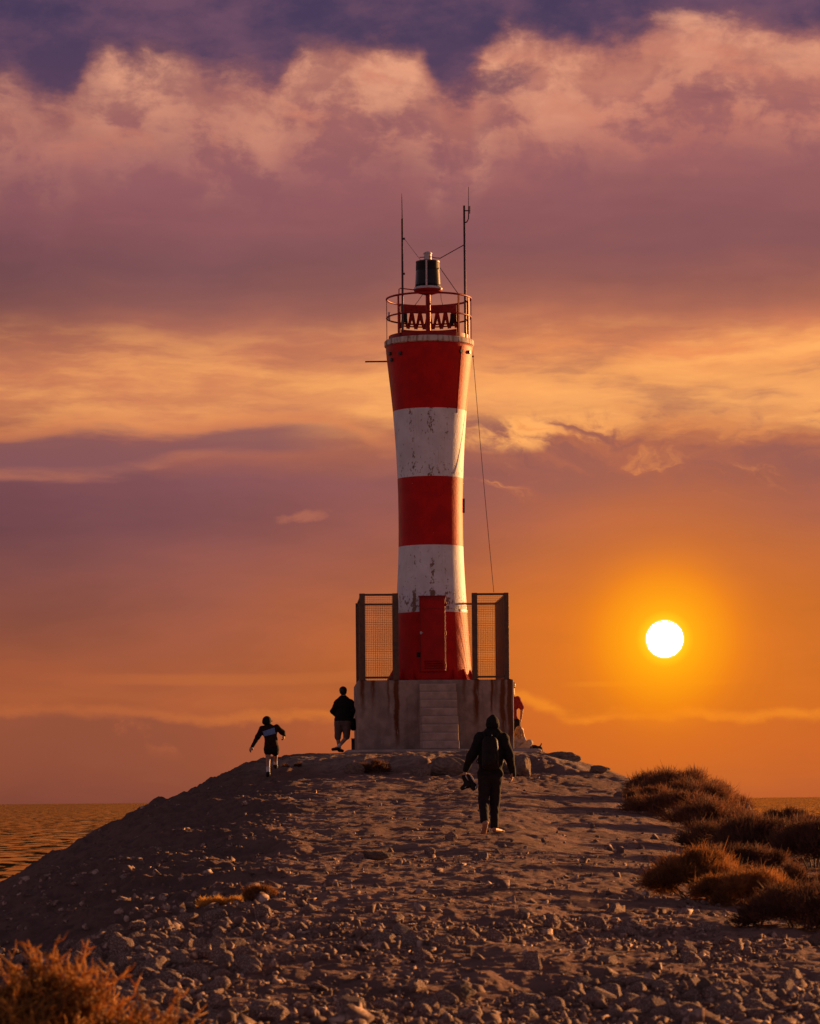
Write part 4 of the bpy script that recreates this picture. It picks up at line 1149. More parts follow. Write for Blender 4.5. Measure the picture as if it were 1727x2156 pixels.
# --- the man leaning on the plinth
PYL = 84.0
q = z4(1300, 1100, 0, PYL); lean = thing('person', (q.x, PYL, ZB), 'person leaning on the plinth with ankles crossed, dark sweatshirt and knee-length shorts', 'person')
Z = lambda x_, y_, d=0.0: z4(x_, y_, d, PYL)
hd = Z(1340, 322, .02); neck = Z(1345, 392)
shL, shR = Z(1262, 474), Z(1434, 470)
elL, elR = Z(1204, 580, .02), Z(1462, 570, .05)
wrL, wrR = Z(1245, 635, .20), Z(1455, 660, .16)
chest, belly, pelv = Z(1342, 490), Z(1338, 620), Z(1330, 715)
hpL, hpR = Z(1280, 735), Z(1385, 735)
knL, knR = Z(1270, 925), Z(1382, 915, -.04)
akL, akR = Z(1292, 1070, .04), Z(1268, 1050, -.12)
toL, toR = Z(1330, 1092, .16), Z(1205, 1072, -.06)
bp_ = head_prims(hd, (.25, 1, 0), (0, 0, 1), 1.12) + [cap(hd - Vector((0, 0, .06)), .06, neck - Vector((0, 0, .05)), .068), ell(chest, (.17, .11, .2)), ell(belly, (.17, .12, .19)), ell(pelv, (.17, .12, .13)),
    cap(shL, .065, chest, .09), cap(shR, .065, chest, .09), cap(shL, .056, elL, .045), cap(elL, .045, wrL, .03), cap(shR, .056, elR, .045), cap(elR, .045, wrR, .03),
    cap(hpL, .09, knL, .060), cap(knL, .060, akL, .040), cap(hpR, .09, knR, .060), cap(knR, .062, akR, .040), cap(akL, .04, toL, .034), cap(akR, .04, toR, .034)]
bp_ += hand(wrL, (.8, .5, 0), (0, 0, -1), -1, .6) + hand(wrR, (-.3, .8, 0), (0, 0, -1), 1, .6)
sdf_obj('body', bp_, M['skin'], lean, vox=.010, k=.014)
eyes('eye', hd, (.25, 1, 0), (0, 0, 1), lean, 1.02)
sdf_obj('hair', [ell(hd + Vector((-.004, -.020, .036)), (.106, .112, .106)), ell(hd + Vector((0, -.045, -.03)), (.092, .06, .07))], M['hair_dark'], lean, vox=.009, k=.02)
sdf_obj('sweatshirt', [ell(chest, (.235, .15, .235)), ell(belly, (.225, .15, .215)), cap(pelv + Vector((-.10, 0, .04)), .125, pelv + Vector((.10, 0, .04)), .125), cap(shL, .088, chest + Vector((0, 0, .08)), .10), cap(shR, .088, chest + Vector((0, 0, .08)), .10),
    cap(shL, .084, elL, .070), cap(elL, .070, wrL + (elL - wrL) * .1, .05), cap(shR, .084, elR, .070), cap(elR, .070, wrR + (elR - wrR) * .1, .05), cap(neck + Vector((-.02, 0, -.03)), .078, neck + Vector((.02, 0, -.03)), .078)], M['black_cloth'], lean, vox=.012, k=.05, wob=.006, seed=7)
sdf_obj('shorts', [cap(pelv + Vector((-.09, 0, -.01)), .13, pelv + Vector((.09, 0, -.01)), .13), cap(hpL, .125, knL + Vector((0, 0, .02)), .088), cap(hpR, .125, knR + Vector((0, 0, .02)), .092)], M['brown_cloth'], lean, vox=.012, k=.03, wob=.005)
for (a_, k_, t_) in ((akL, knL, toL), (akR, knR, toR)):
    sdf_obj('sock', [cap(a_ + (k_ - a_) * .28, .050, a_, .046)], M['sock'], lean, vox=.010, k=.02)
    sdf_obj('shoe', [cap(a_ + Vector((0, 0, -.03)), .048, t_, .042), ell(a_ + Vector((0, 0, -.02)), (.056, .058, .045))], M['blackp'], lean, vox=.010, k=.03)
# a shoulder bag at his hip and a slim dark pillar by the plinth's side wall
q = Z(1462, 745, .12); sb_ = thing('shoulder_bag', q, 'dark bag squeezed between the leaning person\'s hip and the plinth', 'bag')
sdf_obj('pouch', [cap(q + Vector((-.01, 0, .12)), .055, q + Vector((.0, 0, -.12)), .06), cap(q + Vector((.03, .08, .12)), .05, q + Vector((.03, .08, -.12)), .06)], M['black_cloth'], sb_, vox=.011, k=.04)
mb = MB(); mb.tube([q + Vector((0, 0, .16)), elR + Vector((.02, -.02, -.05)), shR + Vector((.03, -.02, .08)), shR + Vector((-.05, .1, .10))], .012, 6); mb.build('strap', M['black_cloth'], sb_)
q = Z(1468, 1085, .55); q.z = ZB
bx_ = thing('service_pillar', q, 'slim dark metal service pillar standing against the left side of the plinth', 'pillar')
hb = Z(1468, 940, .55).z - ZB
mb = MB(); mb.box(q + Vector((0, 0, hb / 2)), (.09, .16, hb)); mb.build('casing', M['dark_metal'], bx_, bevel=.012)
mb = MB(); mb.box(q + Vector((0, 0, hb + .011)), (.11, .18, .02)); mb.build('lid', M['dark_metal'], bx_, bevel=.006)

# --- standing person in red, half behind the plinth's right corner
PYR = 85.6
q = z5(965, 1015, 0, PYR); red = thing('person', (q.x, PYR, ZB), 'person in dark red shirt half hidden behind the right corner of the plinth', 'person')
Z = lambda x_, y_, d=0.0: z5(x_, y_, d, PYR)
hd = Z(936, 185); neck = Z(938, 262)
shL, shR = Z(828, 345, .05), Z(1000, 345)
elL, elR = Z(790, 470, .05), Z(1052, 450, -.03)
wrL, wrR = Z(800, 590, .15), Z(1040, 575, .0)
chest, belly, pelv = Z(938, 400), Z(930, 510), Z(934, 600)
hpL, hpR = Z(890, 630), Z(985, 630)
knL, knR = Z(885, 810), Z(1000, 810)
akL, akR = Z(872, 985), Z(990, 990)
bp_ = head_prims(hd, (.2, 1, 0), (0, 0, 1), 1.0) + [cap(hd - Vector((0, 0, .06)), .055, neck - Vector((0, 0, .05)), .06), ell(chest, (.16, .1, .2)), ell(belly, (.14, .1, .2)), ell(pelv, (.16, .11, .13)),
    cap(shL, .06, chest, .08), cap(shR, .06, chest, .08), cap(shL, .052, elL, .042), cap(elL, .042, wrL, .029), cap(shR, .052, elR, .044), cap(elR, .044, wrR, .031),
    cap(hpL, .09, knL, .058), cap(knL, .056, akL, .04), cap(hpR, .09, knR, .058), cap(knR, .056, akR, .04), cap(akL, .038, akL + Vector((0, .16, -.05)), .03), cap(akR, .038, akR + Vector((.03, .16, -.05)), .03)]
bp_ += hand(wrL, (.6, .5, -.2), (0, 0, -1), -1, .6) + hand(wrR, (-.1, .15, -1), (-.9, .2, 0), -1, .5)
sdf_obj('body', bp_, M['skin'], red, vox=.011, k=.014)
eyes('eye', hd, (.2, 1, 0), (0, 0, 1), red)
sdf_obj('hair', [ell(hd + Vector((0, -.02, .04)), (.088, .1, .088)), ell(hd + Vector((0, -.045, -.01)), (.075, .055, .06))], M['hair_dark'], red, vox=.01, k=.02)
sdf_obj('shirt', [ell(chest, (.185, .13, .22)), ell(belly, (.155, .13, .21)), cap(shL, .078, chest + Vector((0, 0, .06)), .1), cap(shR, .078, chest + Vector((0, 0, .06)), .1), cap(shL, .078, shL.lerp(elL, .8), .07), cap(shR, .084, shR.lerp(elR, .9), .074), cap(pelv + Vector((-.07, 0, .06)), .11, pelv + Vector((.05, 0, .06)), .11)], M['red_cloth'], red, vox=.012, k=.05, wob=.005)
sdf_obj('trousers', [cap(pelv + Vector((-.07, 0, -.02)), .12, pelv + Vector((.07, 0, -.02)), .12), cap(hpL, .115, knL, .085), cap(knL, .085, akL, .07), cap(hpR, .115, knR, .085), cap(knR, .085, akR, .07)], M['black_cloth'], red, vox=.012, k=.03, wob=.004)
for a_, sx_ in ((akL, 0), (akR, .03)): sdf_obj('shoe', [cap(a_ + Vector((0, -.02, -.04)), .05, a_ + Vector((sx_, .17, -.055)), .04)], M['blackp'], red, vox=.011, k=.02)

# --- seated person with fair hair beside the plinth
PYS = 84.3
Z = lambda x_, y_, d=0.0: z5(x_, y_, d, PYS)
q = Z(1000, 1015); sit = thing('person', (q.x, PYS, ZB), 'seated person with long fair hair and pale clothes, knees drawn up beside the plinth', 'person')
hd = Z(1030, 722); neck = Z(1012, 790)
shL, shR = Z(950, 830, .12), Z(1062, 815, -.08)
elL, elR = Z(1040, 900, .2), Z(1105, 885, -.14)
wrL, wrR = Z(1140, 880, .22), Z(1148, 892, -.10)
chest, belly, pelv = Z(1000, 860), Z(985, 925), Z(975, 980)
hpL, hpR = Z(985, 985, .1), Z(985, 985, -.1)
knL, knR = Z(1150, 868, .2), Z(1140, 868, -.16)
akL, akR = Z(1110, 1000, .24), Z(1085, 1000, -.18)
bp_ = head_prims(hd, (.8, .3, -.25), (.1, .1, 1), .95) + [cap(hd - Vector((.02, 0, .06)), .05, neck - Vector((0, 0, .04)), .055), ell(chest, (.12, .14, .16)), ell(belly, (.11, .13, .15)), ell(pelv, (.13, .15, .11)),
    cap(shL, .05, chest, .07), cap(shR, .05, chest, .07), cap(shL, .045, elL, .037), cap(elL, .037, wrL, .026), cap(shR, .045, elR, .037), cap(elR, .037, wrR, .026),
    cap(hpL, .085, knL, .056), cap(knL, .054, akL, .038), cap(hpR, .085, knR, .056), cap(knR, .054, akR, .038), cap(akL, .036, akL + Vector((.15, 0, -.02)), .028), cap(akR, .036, akR + Vector((.14, -.02, -.02)), .028)]
bp_ += hand(wrL, (1, -.1, -.3), (0, 0, -1), -1, .5, .17) + hand(wrR, (.6, .1, -.7), (-.3, 0, -1), 1, .5, .17)
sdf_obj('body', bp_, M['skin'], sit, vox=.011, k=.014)
eyes('eye', hd, (.8, .3, -.25), (.1, .1, 1), sit, .95)
sdf_obj('hair', [ell(hd + Vector((-.03, -.01, .03)), (.10, .098, .098)), cap(hd + Vector((-.05, -.05, 0)), .07, hd + Vector((-.03, -.12, -.20)), .05), cap(hd + Vector((.05, -.075, .0)), .035, hd + Vector((.09, -.11, -.22)), .035), cap(hd + Vector((-.09, .02, .0)), .06, hd + Vector((-.13, .04, -.16)), .05)], M['hair_fair'], sit, vox=.01, k=.03, wob=.006)
sdf_obj('top', [ell(chest, (.145, .165, .18)), ell(belly, (.135, .155, .17)), cap(shL, .068, chest, .09), cap(shR, .068, chest, .09), cap(shL, .064, elL, .052), cap(elL, .052, wrL.lerp(elL, .1), .04), cap(shR, .064, elR, .052), cap(elR, .052, wrR.lerp(elR, .1), .04)], M['pale_cloth'], sit, vox=.012, k=.04, wob=.005)
sdf_obj('trousers', [ell(pelv, (.15, .18, .12)), cap(hpL, .11, knL, .082), cap(knL, .08, akL, .06), cap(hpR, .11, knR, .082), cap(knR, .08, akR, .06)], M['pale_cloth'], sit, vox=.012, k=.03, wob=.005, seed=4)
for a_ in (akL, akR): sdf_obj('shoe', [cap(a_ + Vector((-.01, 0, -.02)), .048, a_ + Vector((.16, -.01, -.025)), .036)], M['blackp'], sit, vox=.011, k=.02)
# black bag with a strap on the block of stone
q = Z(1226, 942, -.05)
bag = thing('bag', q, 'small black bag with loose strap on the stone block beside the seated person', 'bag')
sdf_obj('pouch', [cap(q + Vector((-.10, 0, .01)), .075, q + Vector((.08, 0, -.01)), .082), ell(q + Vector((-.06, 0, .05)), (.07, .07, .05)), ell(q + Vector((.10, 0, -.03)), (.06, .09, .07))], M['black_cloth'], bag, vox=.010, k=.05, wob=.004)
mb = MB(); mb.tube([q + Vector((.06, 0, .05)), q + Vector((.115, 0, .085)), q + Vector((.14, 0, .135)), q + Vector((.125, .03, .09)), q + Vector((.10, .03, .05))], .016, 6); mb.build('handle', M['black_cloth'], bag, smooth=True)
mb = MB(); mb.tube([q + Vector((.14, -.02, -.05)), q + Vector((.19, -.06, -.10)), q + Vector((.235, -.09, -.2)), q + Vector((.28, -.12, -.33))], .014, 6); mb.build('strap', M['black_cloth'], bag, smooth=True)

# ---------------------------------------------------------------- rocks
def rock_mesh(name, seed, flat=0.6, npl=16, sub=2, rough=0.0, soft=0.0, mt='stone'):
    """a faceted stone: a ball cut by random planes"""
    rg = np.random.default_rng(seed); bm = bmesh.new(); bmesh.ops.create_icosphere(bm, subdivisions=sub, radius=1.0)
    nrm = rg.normal(size=(npl, 3)); nrm /= np.linalg.norm(nrm, axis=1)[:, None]; dist = rg.uniform(.62, 1.0, npl)
    for v_ in bm.verts:
        d = np.array(v_.co.normalized()); r_ = dist / np.maximum(nrm @ d, 0.12)
        r_ = 1 / (np.sum((1 / r_) ** (14 if not soft else soft)) ** (1 / (14 if not soft else soft)))
        r_ = min(r_, 1.25)
        if rough:
            r_ += rough * fbm(np.array([d[0] * 1.6 + d[2] * 1.1 + seed]), np.array([d[1] * 1.6 - d[2] * 1.3]), 71 + seed, 5, .62)[0]
        v_.co = Vector(d * r_); v_.co.z *= flat
    me = bpy.data.meshes.new(name); bm.to_mesh(me); bm.free(); me.materials.append(M[mt])
    return me


def chip_mesh(name, seed, flat):
    """a sharp little stone: the hull of a few points"""
    rg = np.random.default_rng(seed); bm = bmesh.new()
    for i in range(9 + seed % 5):
        v_ = rg.normal(size=3); v_ /= np.linalg.norm(v_); v_ *= rg.uniform(.8, 1.15); bm.verts.new((v_[0], v_[1] * .9, v_[2] * flat))
    bmesh.ops.convex_hull(bm, input=bm.verts[:])
    for v_ in [v_ for v_ in bm.verts if not v_.link_faces]: bm.verts.remove(v_)
    bmesh.ops.recalc_face_normals(bm, faces=bm.faces[:]); bmesh.ops.triangulate(bm, faces=bm.faces[:])
    me = bpy.data.meshes.new(name); bm.to_mesh(me); bm.free(); me.materials.append(M['stone'])
    return me


ROCKS = [rock_mesh('stone_shape', 100 + i, flat=(0.55, .65, .75, .85, 1.0)[i % 5], npl=8 + i % 5, sub=3, soft=40.0) for i in range(14)]
SMALL = [chip_mesh('gravel_shape', 300 + i, (0.55, .65, .75, .9, 1.0)[i % 5]) for i in range(14)]
for me in ROCKS: me.polygons.foreach_set('use_smooth', [False] * len(me.polygons))


def boulder(px, Y, w_, h_, label, seed, depth=1.0, rot=0.0, sink=0.25, blocky=.35, mt='sandstone', base=None):
    me = rock_mesh('boulder', seed, 1.0, 14, 5, .22, 7.0, mt)
    for p_ in me.polygons: p_.use_smooth = True
    o = bpy.data.objects.new('boulder', me); C.objects.link(o)
    q = on_ground(px, Y)
    zb = q.z if base is None else base
    sx_ = w_ / F * Y / 2; sz_ = h_ / F * Y / 2
    o.scale = (sx_, sx_ * depth, sz_ / (1 - sink)); o.rotation_euler = (0, 0, rot)
    o.location = (q.x, Y, zb + sz_ * (1 - sink) - sz_ * 0.12)
    return tag(o, label, 'boulder', None)


boulder(1097, 71.0, 52, 46, 'rounded sandstone boulder right of the walking person, its right end sunlit', 3, 1.0, .2)
boulder(1058, 71.4, 56, 34, 'low sandstone boulder partly behind the walking person\'s arm', 4, .9, -.2)
boulder(936, 72.2, 90, 34, 'broad flat sandstone boulder under the concrete stairs', 5, .7, .1)
boulder(882, 71.6, 40, 24, 'small rounded boulder under the lip left of the broad flat one', 6, .9, .5)
boulder(740, 72.6, 46, 20, 'jagged sandstone boulder beside the dark scrub tuft under the plinth', 7, .7, .3)
boulder(1137, 84.25, 34, 24, 'small pale stone block under the black bag', 9, 1.0, .3, base=P(1137, 1607, 84.25).z)
boulder(1185, 76.0, 70, 20, 'flat slab of rock at the right end of the ledge', 10, .8, -.3)
boulder(1262, 73.0, 50, 15, 'thin rock slab on the right slope before the scrub', 11, .8, .2)
boulder(1566, 60.5, 46, 34, 'pale rock at the foot of the skyline scrub by the right sea', 12, .8, .4)
boulder(962, 20.2, 70, 40, 'larger grey boulder lying low in the foreground rubble', 14, .8, .5, mt='stone_dark')
boulder(1480, 20.6, 52, 34, 'brown boulder in the stony foreground below the dark right scrub', 15, .9, .2, mt='stone_dark')
boulder(1725, 26.0, 44, 30, 'brown boulder at the right picture edge under the dark scrub', 16, .9, .2, mt='stone_dark')
boulder(948, 43.5, 26, 20, 'grey boulder on the path just below the walker to the left', 17, .9, .2, mt='stone')
boulder(905, 41.5, 34, 18, 'flat pale stone on the path left of and below the walker', 18, .8, .6, mt='stone')
boulder(792, 40.2, 60, 24, 'broad brown stone at the shadow edge of the path', 19, .8, .1, mt='stone_dark')
boulder(1010, 39.5, 50, 18, 'flat pale slab on the path below the walker\'s feet', 20, .8, .9, mt='stone')

# ---------------------------------------------------------------- loose stones
rg = np.random.default_rng(12)
NS = 19000
cand = []
Yc = 1.0 / (1 / 78.0 + (1 / 15.2 - 1 / 78.0) * rg.random(NS * 3) ** 0.95)
pxc = rg.uniform(-150, 1880, NS * 3)
xc = (pxc - CX) / F * Yc
dn = np.clip(fbm(xc * 0.55, Yc * 0.35, 91, 4) * 2.6 + 0.42, 0.06, 1.5)
flank = smoothstep(60, -260, pxc - 300 - (60 - Yc) * -3 - 420 + (Yc - 18) * 8)      # sparse on the left flank
w_ = dn * smoothstep(62, 26, Yc) * 1.0 + 0.10
lf_edge = 300 + (np.clip(Yc, 18, 60) - 18) * 11
w_ = w_ * np.where(pxc < lf_edge, 0.6, 1.0)
rub = np.exp(-((pxc - (250 + (Yc - 17) * 14)) / 170.0) ** 2) * smoothstep(34, 24, Yc)  # rubble along the rim of the flank
w_ = w_ + rub * 1.3
bot = smoothstep(19.5, 17.0, Yc); w_ = w_ + bot * 0.8 + np.where((pxc < lf_edge) & (Yc > 36), 0.10, 0.0)
keep = (rg.random(NS * 3) < w_ * 0.55)
keep &= ~((pxc > 1500 - (Yc - 30) * 5) & (Yc > 27) & (Yc < 70) & (rg.random(NS * 3) < 0.9))
keep &= ~((np.abs(xc - feet.x) < .35) & (np.abs(Yc - PYM) < .5))
idx_ = np.where(keep)[0][:NS]
xs_, ys_, ps_ = xc[idx_], Yc[idx_], pxc[idx_]
sz = np.exp(rg.normal(-4.05, 0.66, len(idx_))) * (1 + 0.25 * rub[idx_] + .30 * bot[idx_])
sz = sz * np.where(pxc[idx_] < lf_edge[idx_], 1.45, 1.0)
sz = np.clip(sz, 0.006, 0.085)
zs_ = ground(xs_, ys_)
yscr = HY - F * (zs_ - CZ) / ys_
app = sz / ys_ * F
inframe = (ps_ > 5) & (ps_ < 1720) & (yscr < 2150)
order = np.argsort(-(app * inframe))
big = order[:300]
rest = order[300:]


def stone_zone(p_, y_):
    if y_ < 19.0: return ('rubble', 'angular stone in the rubble along the bottom edge of the picture', 'stones in the bottom rubble')
    if p_ < 300 + (min(y_, 60) - 18) * 11 and y_ > 24: return ('flank', 'pale loose stone on the dark shaded left flank of the mound', 'stones on the shaded flank')
    if p_ < 800 and y_ < 34: return ('rim', 'loose grey stone in the heap below the dry grass tufts', 'stones heaped below the grass tufts')
    if y_ > 33: return ('path', 'small stone on the upper path around the walking person', 'stones on the upper path')
    if p_ > 1250: return ('right', 'sunlit loose stone on the stony ground below the right scrub', 'stones below the right scrub')
    return ('mid', 'loose stone on the middle of the path in front of the mound', 'stones on the middle path')


for k in big:
    o = bpy.data.objects.new('loose_stone', ROCKS[int(rg.integers(len(ROCKS)))]); C.objects.link(o)
    s_ = float(sz[k]); a = rg.uniform(.75, 1.5); b_ = rg.uniform(.75, 1.25)
    o.scale = (s_ * a, s_ * b_, s_ * rg.uniform(.8, 1.35))
    o.rotation_euler = (rg.uniform(-.4, .4), rg.uniform(-.4, .4), rg.uniform(0, 6.28))
    o.location = (float(xs_[k]), float(ys_[k]), float(zs_[k]) + s_ * .24)
    zn = stone_zone(ps_[k], ys_[k]); tag(o, zn[1], 'stone', zn[2])
gv, gf, off = [], [], 0
for me_i, me in enumerate(SMALL):
    nv = len(me.vertices); cv = np.empty(nv * 3); me.vertices.foreach_get('co', cv); cv = cv.reshape(-1, 3)
    ft = np.empty(len(me.polygons) * 3, dtype=np.int64); me.polygons.foreach_get('vertices', ft); ft = ft.reshape(-1, 3)
    for k in rest[me_i::len(ROCKS)]:
        s_ = sz[k]; rt = np.array(Euler((rg.uniform(-.5, .5), rg.uniform(-.5, .5), rg.uniform(0, 6.28))).to_matrix())
        q = (cv * (s_ * rg.uniform(.75, 1.5), s_ * rg.uniform(.75, 1.25), s_ * rg.uniform(.8, 1.5))) @ rt.T + (xs_[k], ys_[k], zs_[k] + s_ * .24)
        gv.append(q); gf.append(ft + off); off += nv
tag(link_mesh('gravel', np.concatenate(gv), np.concatenate(gf), M['stone']), 'small stones and gravel strewn over the whole path and mound', 'gravel', kind='stuff')

# ---------------------------------------------------------------- scrub
def blades(points, dirs, lens, wid, rgn, curve=0.35, seg=2, taper=0.25):
    """thin bent leaf-like strips; returns verts, quads"""
    n = len(points); d = dirs / np.linalg.norm(dirs, axis=1)[:, None]
    r_ = rgn.normal(size=(n, 3)); side = np.cross(d, r_); side /= np.linalg.norm(side, axis=1)[:, None] + 1e-9
    bend = np.cross(side, d) * (rgn.normal(size=n) * curve)[:, None] + np.array([0, 0, 0.15])
    V = []
    for i in range(seg + 1):
        u = i / seg; c_ = points + d * (lens * u)[:, None] + bend * (lens * u * u)[:, None]
        hw_ = (wid * (1 - (1 - taper) * u))[:, None] * side * 0.5
        V += [c_ - hw_, c_ + hw_]
    V = np.stack(V, 1)                                    # n, 2(seg+1), 3
    base = (np.arange(n) * 2 * (seg + 1))[:, None]
    Q = [base + np.array([2 * i, 2 * i + 1, 2 * i + 3, 2 * i + 2])[None, :] for i in range(seg)]
    return V.reshape(-1, 3), np.concatenate(Q)


def shrub(name, label, cat, px, Y, wpx, hpx, n, m, seed, lean=0.0, depth=0.8, clumps=26, blade=None, wid=0.010, group=None, sink=0.06, spiky=1.0, stemmat='stem', dead=14, fill=.5, top=None):
    rgn = np.random.default_rng(seed)
    q = on_ground(px, Y); gs = 1.12 if name == 'shrub' else 1.0; q_y = HY - (q.z - CZ) / Y * F - (px - CX) * ROLL; hpx = max(q_y - top, 22) * 1.0 / gs if top else hpx; n = int(n * gs * 1.1); rx = gs * (1.2 if name == 'shrub' else 1.0) * wpx / F * Y / 2; rz = gs * hpx / F * Y; ry = rx * depth
    root = thing(name, q - Vector((0, 0, sink)), label, cat, group)
    base = np.array(q) - (0, 0, sink)
    blade = blade or rz * (0.17 if name == 'shrub' else 0.28); n = int(n * 1.5) if name == 'shrub' else n
    # clump centres on and within an uneven dome
    th = rgn.uniform(0, 2 * np.pi, clumps); rr_ = np.sqrt(rgn.random(clumps)) * .95
    hh_ = np.sqrt(np.maximum(1 - rr_ ** 2, 0.02)) * rgn.uniform(.62, 1.0, clumps)
    cc = np.stack([rr_ * np.cos(th) * rx + lean * hh_ * rz, rr_ * np.sin(th) * ry, hh_ * rz * .80], 1)
    cr = rgn.uniform(.20, .36, clumps) * min(rx, rz * 1.1)
    ki = rgn.integers(0, clumps, n)
    dv = rgn.normal(size=(n, 3)); dv /= np.linalg.norm(dv, axis=1)[:, None]; dv[:, 2] = np.abs(dv[:, 2]) * 1.0 - .25
    shell = rgn.random(n) ** (0.5 if fill < .6 else .8)
    pt = cc[ki] + dv * (cr[ki] * shell * rgn.choice([.75, 1.0, 1.0, 1.35], n))[:, None]
    low_ = pt[:, 2] < 0.0; pt[low_, 2] = rgn.random(low_.sum()) * rz * .25
    gzx = ground(base[0] + pt[:, 0], np.maximum(base[1] + pt[:, 1], 2)) - base[2] - sink
    pt[:, 2] += gzx * np.clip(1.0 - pt[:, 2] / rz * .5, 0.3, 1)      # the shrub hugs sloping ground
    out = dv * 0.7 + pt / np.array([rx, ry, rz]) * 0.55 + rgn.normal(size=(n, 3)) * .55 + np.array([0, 0, .34 * spiky])
    ln = blade * rgn.uniform(.45, 1.25, n)
    v_, f_ = blades(pt + base, out, ln, np.full(n, wid) * rgn.uniform(.6, 1.4, n), rgn, .6, 3)
    link_mesh('foliage', v_, f_, M[m], root)
    # branches from the foot to the clumps
    mb = MB()
    for i in range(min(clumps, dead)):
        e = Vector(cc[i]) + Vector((0, 0, cr[i] * .5)); s_ = Vector((e.x * .12, e.y * .12, 0)); mid_ = (s_ + e) * .5 + Vector(rgn.normal(size=3) * .08 * rx)
        mb.tube([Vector(base) + s_ - Vector((0, 0, .03)), Vector(base) + mid_, Vector(base) + e], [wid * 1.1, wid * .8, wid * .4], 5)
    mb.build('branches', M[stemmat], root, smooth=True)
    return root


G1, G2 = 'scrub on the right slope', 'dry grass tufts'
shrub('shrub', 'leftmost skyline shrub with spiky top, right of the lighthouse', 'shrub', 1396, 65.5, 110, 66, 5200, 'leaf_brown', 1, top=1618, wid=.012, clumps=20, group=G1)
shrub('shrub', 'tallest bristly shrub on the right skyline under the sun', 'shrub', 1440, 63.0, 150, 84, 6500, 'leaf_brown', 2, top=1612, wid=.012, clumps=26, group=G1)
shrub('shrub', 'skyline shrub sloping down to the right-hand sea', 'shrub', 1510, 62.5, 110, 72, 5200, 'leaf_brown', 3, top=1640, wid=.012, clumps=20, group=G1)
shrub('shrub', 'soft brown shrub in front of the tallest skyline shrub', 'shrub', 1425, 56.5, 150, 70, 6500, 'leaf_brown', 4, top=1655, wid=.011, clumps=26, spiky=.4, group=G1)
shrub('shrub', 'brown shrub at the bend of the dirt edge below the skyline scrub', 'shrub', 1510, 53.0, 150, 84, 6500, 'leaf_brown', 5, top=1684, wid=.011, clumps=26, spiky=.4, group=G1)
shrub('shrub', 'small dark shrub cut out against the right-hand sea', 'shrub', 1640, 55.0, 90, 62, 3600, 'leaf_dark', 6, top=1694, wid=.012, clumps=16, group=G1)
shrub('shrub', 'shrub against the sea at the right picture edge', 'shrub', 1735, 52.0, 110, 70, 4200, 'leaf_dark', 7, top=1706, wid=.012, clumps=18, group=G1)
shrub('shrub', 'large dark brown thicket in the middle of the right scrub', 'shrub', 1610, 44.0, 190, 140, 11000, 'leaf_dark', 8, top=1704, wid=.011, clumps=34, spiky=.4, group=G1)
shrub('shrub', 'dark thicket at the right edge above the lowest scrub', 'shrub', 1712, 40.5, 170, 150, 9500, 'leaf_dark', 9, top=1716, wid=.011, clumps=30, spiky=.4, group=G1)
shrub('shrub', 'dark shrub between the rusty bush and the large thicket', 'shrub', 1560, 38.5, 150, 90, 6000, 'leaf_dark', 10, top=1768, wid=.010, clumps=24, spiky=.4, group=G1)
shrub('shrub', 'rusty orange round bush beside the path, darker on its left', 'shrub', 1475, 33.0, 170, 112, 9500, 'leaf_gold', 11, top=1778, wid=.0085, clumps=34, spiky=.6, group=G1)
shrub('shrub', 'rusty orange bush trailing down to the right, pale twigs at its foot', 'shrub', 1570, 31.5, 150, 84, 7500, 'leaf_gold', 12, top=1812, wid=.0085, clumps=28, spiky=.6, group=G1)
shrub('shrub', 'dark low bush at the right edge above the brown boulder', 'shrub', 1690, 27.8, 190, 84, 8500, 'leaf_dark', 13, top=1852, wid=.009, clumps=30, spiky=.5, group=G1)
shrub('shrub', 'low brown shrub at the left foot of the skyline scrub', 'shrub', 1382, 61.0, 86, 40, 3600, 'leaf_brown', 14, top=1648, wid=.011, clumps=16, spiky=.5, group=G1)
shrub('shrub', 'brown shrub in the hollow beneath the tallest skyline shrub', 'shrub', 1470, 58.5, 150, 60, 6000, 'leaf_brown', 15, top=1642, wid=.011, clumps=24, spiky=.5, group=G1)
shrub('shrub', 'dark shrub low in the scrub, just right of the trailing rusty bush', 'shrub', 1655, 33.5, 150, 80, 6000, 'leaf_dark', 16, top=1808, wid=.010, clumps=24, spiky=.5, group=G1)
shrub('shrub', 'shadowed shrub behind the rusty orange bush', 'shrub', 1540, 47.5, 150, 60, 5200, 'leaf_dark', 17, top=1722, wid=.011, clumps=22, spiky=.5, group=G1)
shrub('grass_tuft', 'longer dry orange grass tuft at the rim of the dark flank', 'grass tuft', 455, 30.6, 110, 36, 3200, 'leaf_orange', 21, wid=.007, clumps=16, spiky=1.4, depth=.5, group=G2)
shrub('grass_tuft', 'shorter dry grass tuft right of the longer orange one', 'grass tuft', 545, 31.6, 84, 32, 2400, 'leaf_gold', 22, wid=.007, clumps=12, spiky=1.4, depth=.5, group=G2)
shrub('scrub_tuft', 'dark scrub tuft in the hollow under the plinth', 'scrub', 795, 73.0, 76, 30, 2200, 'leaf_dark', 23, wid=.014, clumps=12)
shrub('scrub_tuft', 'dark dead scrub patch on the ledge left of the plinth', 'scrub', 610, 74.0, 110, 14, 1500, 'leaf_dark', 24, wid=.014, clumps=12)


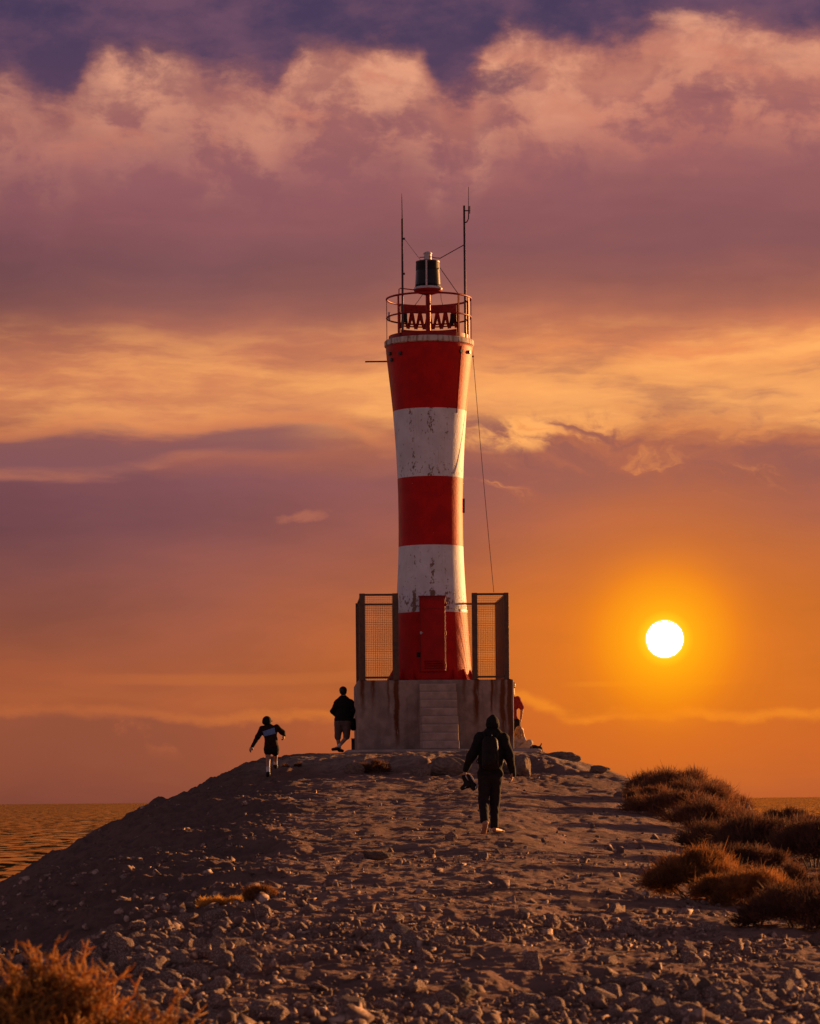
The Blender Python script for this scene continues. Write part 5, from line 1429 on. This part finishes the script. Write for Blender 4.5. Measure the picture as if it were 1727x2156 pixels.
# the coral-like dry bush close to the camera
def twig_bush(px, Y, wpx, hpx, seed, label, n=420):
    rgn = random.Random(seed); q = on_ground(px, Y); root = thing('dry_bush', q, label, 'bush')
    rx = wpx / F * Y / 2; rz = hpx / F * Y
    paths = []
    for i in range(n):
        th = rgn.uniform(0, 2 * math.pi); rr_ = math.sqrt(rgn.random()); hz = math.sqrt(max(1 - rr_ * rr_, .03)) * rgn.uniform(.60, 1.0)
        e = Vector((rr_ * math.cos(th) * rx, rr_ * math.sin(th) * rx * .8, hz * rz))
        s_ = e * rgn.uniform(.30, .62); s_.z = e.z * rgn.uniform(.35, .7)
        pts = [s_]; d = (e - s_); L = d.length; d.normalize(); m_ = 6
        for k in range(m_):
            d = (d + Vector((rgn.gauss(0, .28), rgn.gauss(0, .28), rgn.gauss(.10, .22)))).normalized(); pts.append(pts[-1] + d * L / m_)
        paths.append((pts, .0075))
        for b_ in range(4):
            k = rgn.randint(2, m_); p_ = pts[k]; d2 = (d + Vector((rgn.gauss(0, .8), rgn.gauss(0, .8), rgn.gauss(.35, .5)))).normalized(); L2 = L * rgn.uniform(.16, .42); sub = [p_]
            for j in range(4):
                d2 = (d2 + Vector((rgn.gauss(0, .3), rgn.gauss(0, .3), rgn.gauss(.1, .25)))).normalized(); sub.append(sub[-1] + d2 * L2 / 4)
            paths.append((sub, .0055))
            for b3 in range(3):
                p3 = sub[rgn.randint(1, 4)]; d3 = (d2 + Vector((rgn.gauss(0, .9), rgn.gauss(0, .9), rgn.gauss(.3, .5)))).normalized(); L3 = L2 * rgn.uniform(.25, .55)
                paths.append(([p3, p3 + d3 * L3 * .5, p3 + (d3 + Vector((rgn.gauss(0, .3), rgn.gauss(0, .3), .2))) * L3], .0045))
    mb = MB()
    for pts, r_ in paths:
        mb.tube([q + p_ for p_ in pts], [r_ * (1 - .55 * k / (len(pts) - 1)) for k in range(len(pts))], 4)
    mb.build('twigs', M['leaf_orange'], root, smooth=True)
    mb = MB()
    for i in range(26):
        th = rgn.uniform(0, 6.28); rr_ = rgn.uniform(.2, .8); e = Vector((math.cos(th) * rr_ * rx * .8, math.sin(th) * rr_ * rx * .7, rz * rgn.uniform(.4, .7)))
        mb.tube([q + Vector((e.x * .1, e.y * .1, -.05)), q + Vector((e.x * .6, e.y * .6, e.z * .4)), q + e], [.013, .010, .006], 5)
    mb.build('branches', M['stem'], root, smooth=True)
    return root


twig_bush(95, 13.2, 470, 418, 31, 'large dry orange bush in the bottom left corner, close by', 760)
twig_bush(315, 12.8, 390, 345, 32, 'smaller dry orange bush at the bottom edge right of the large one', 480)
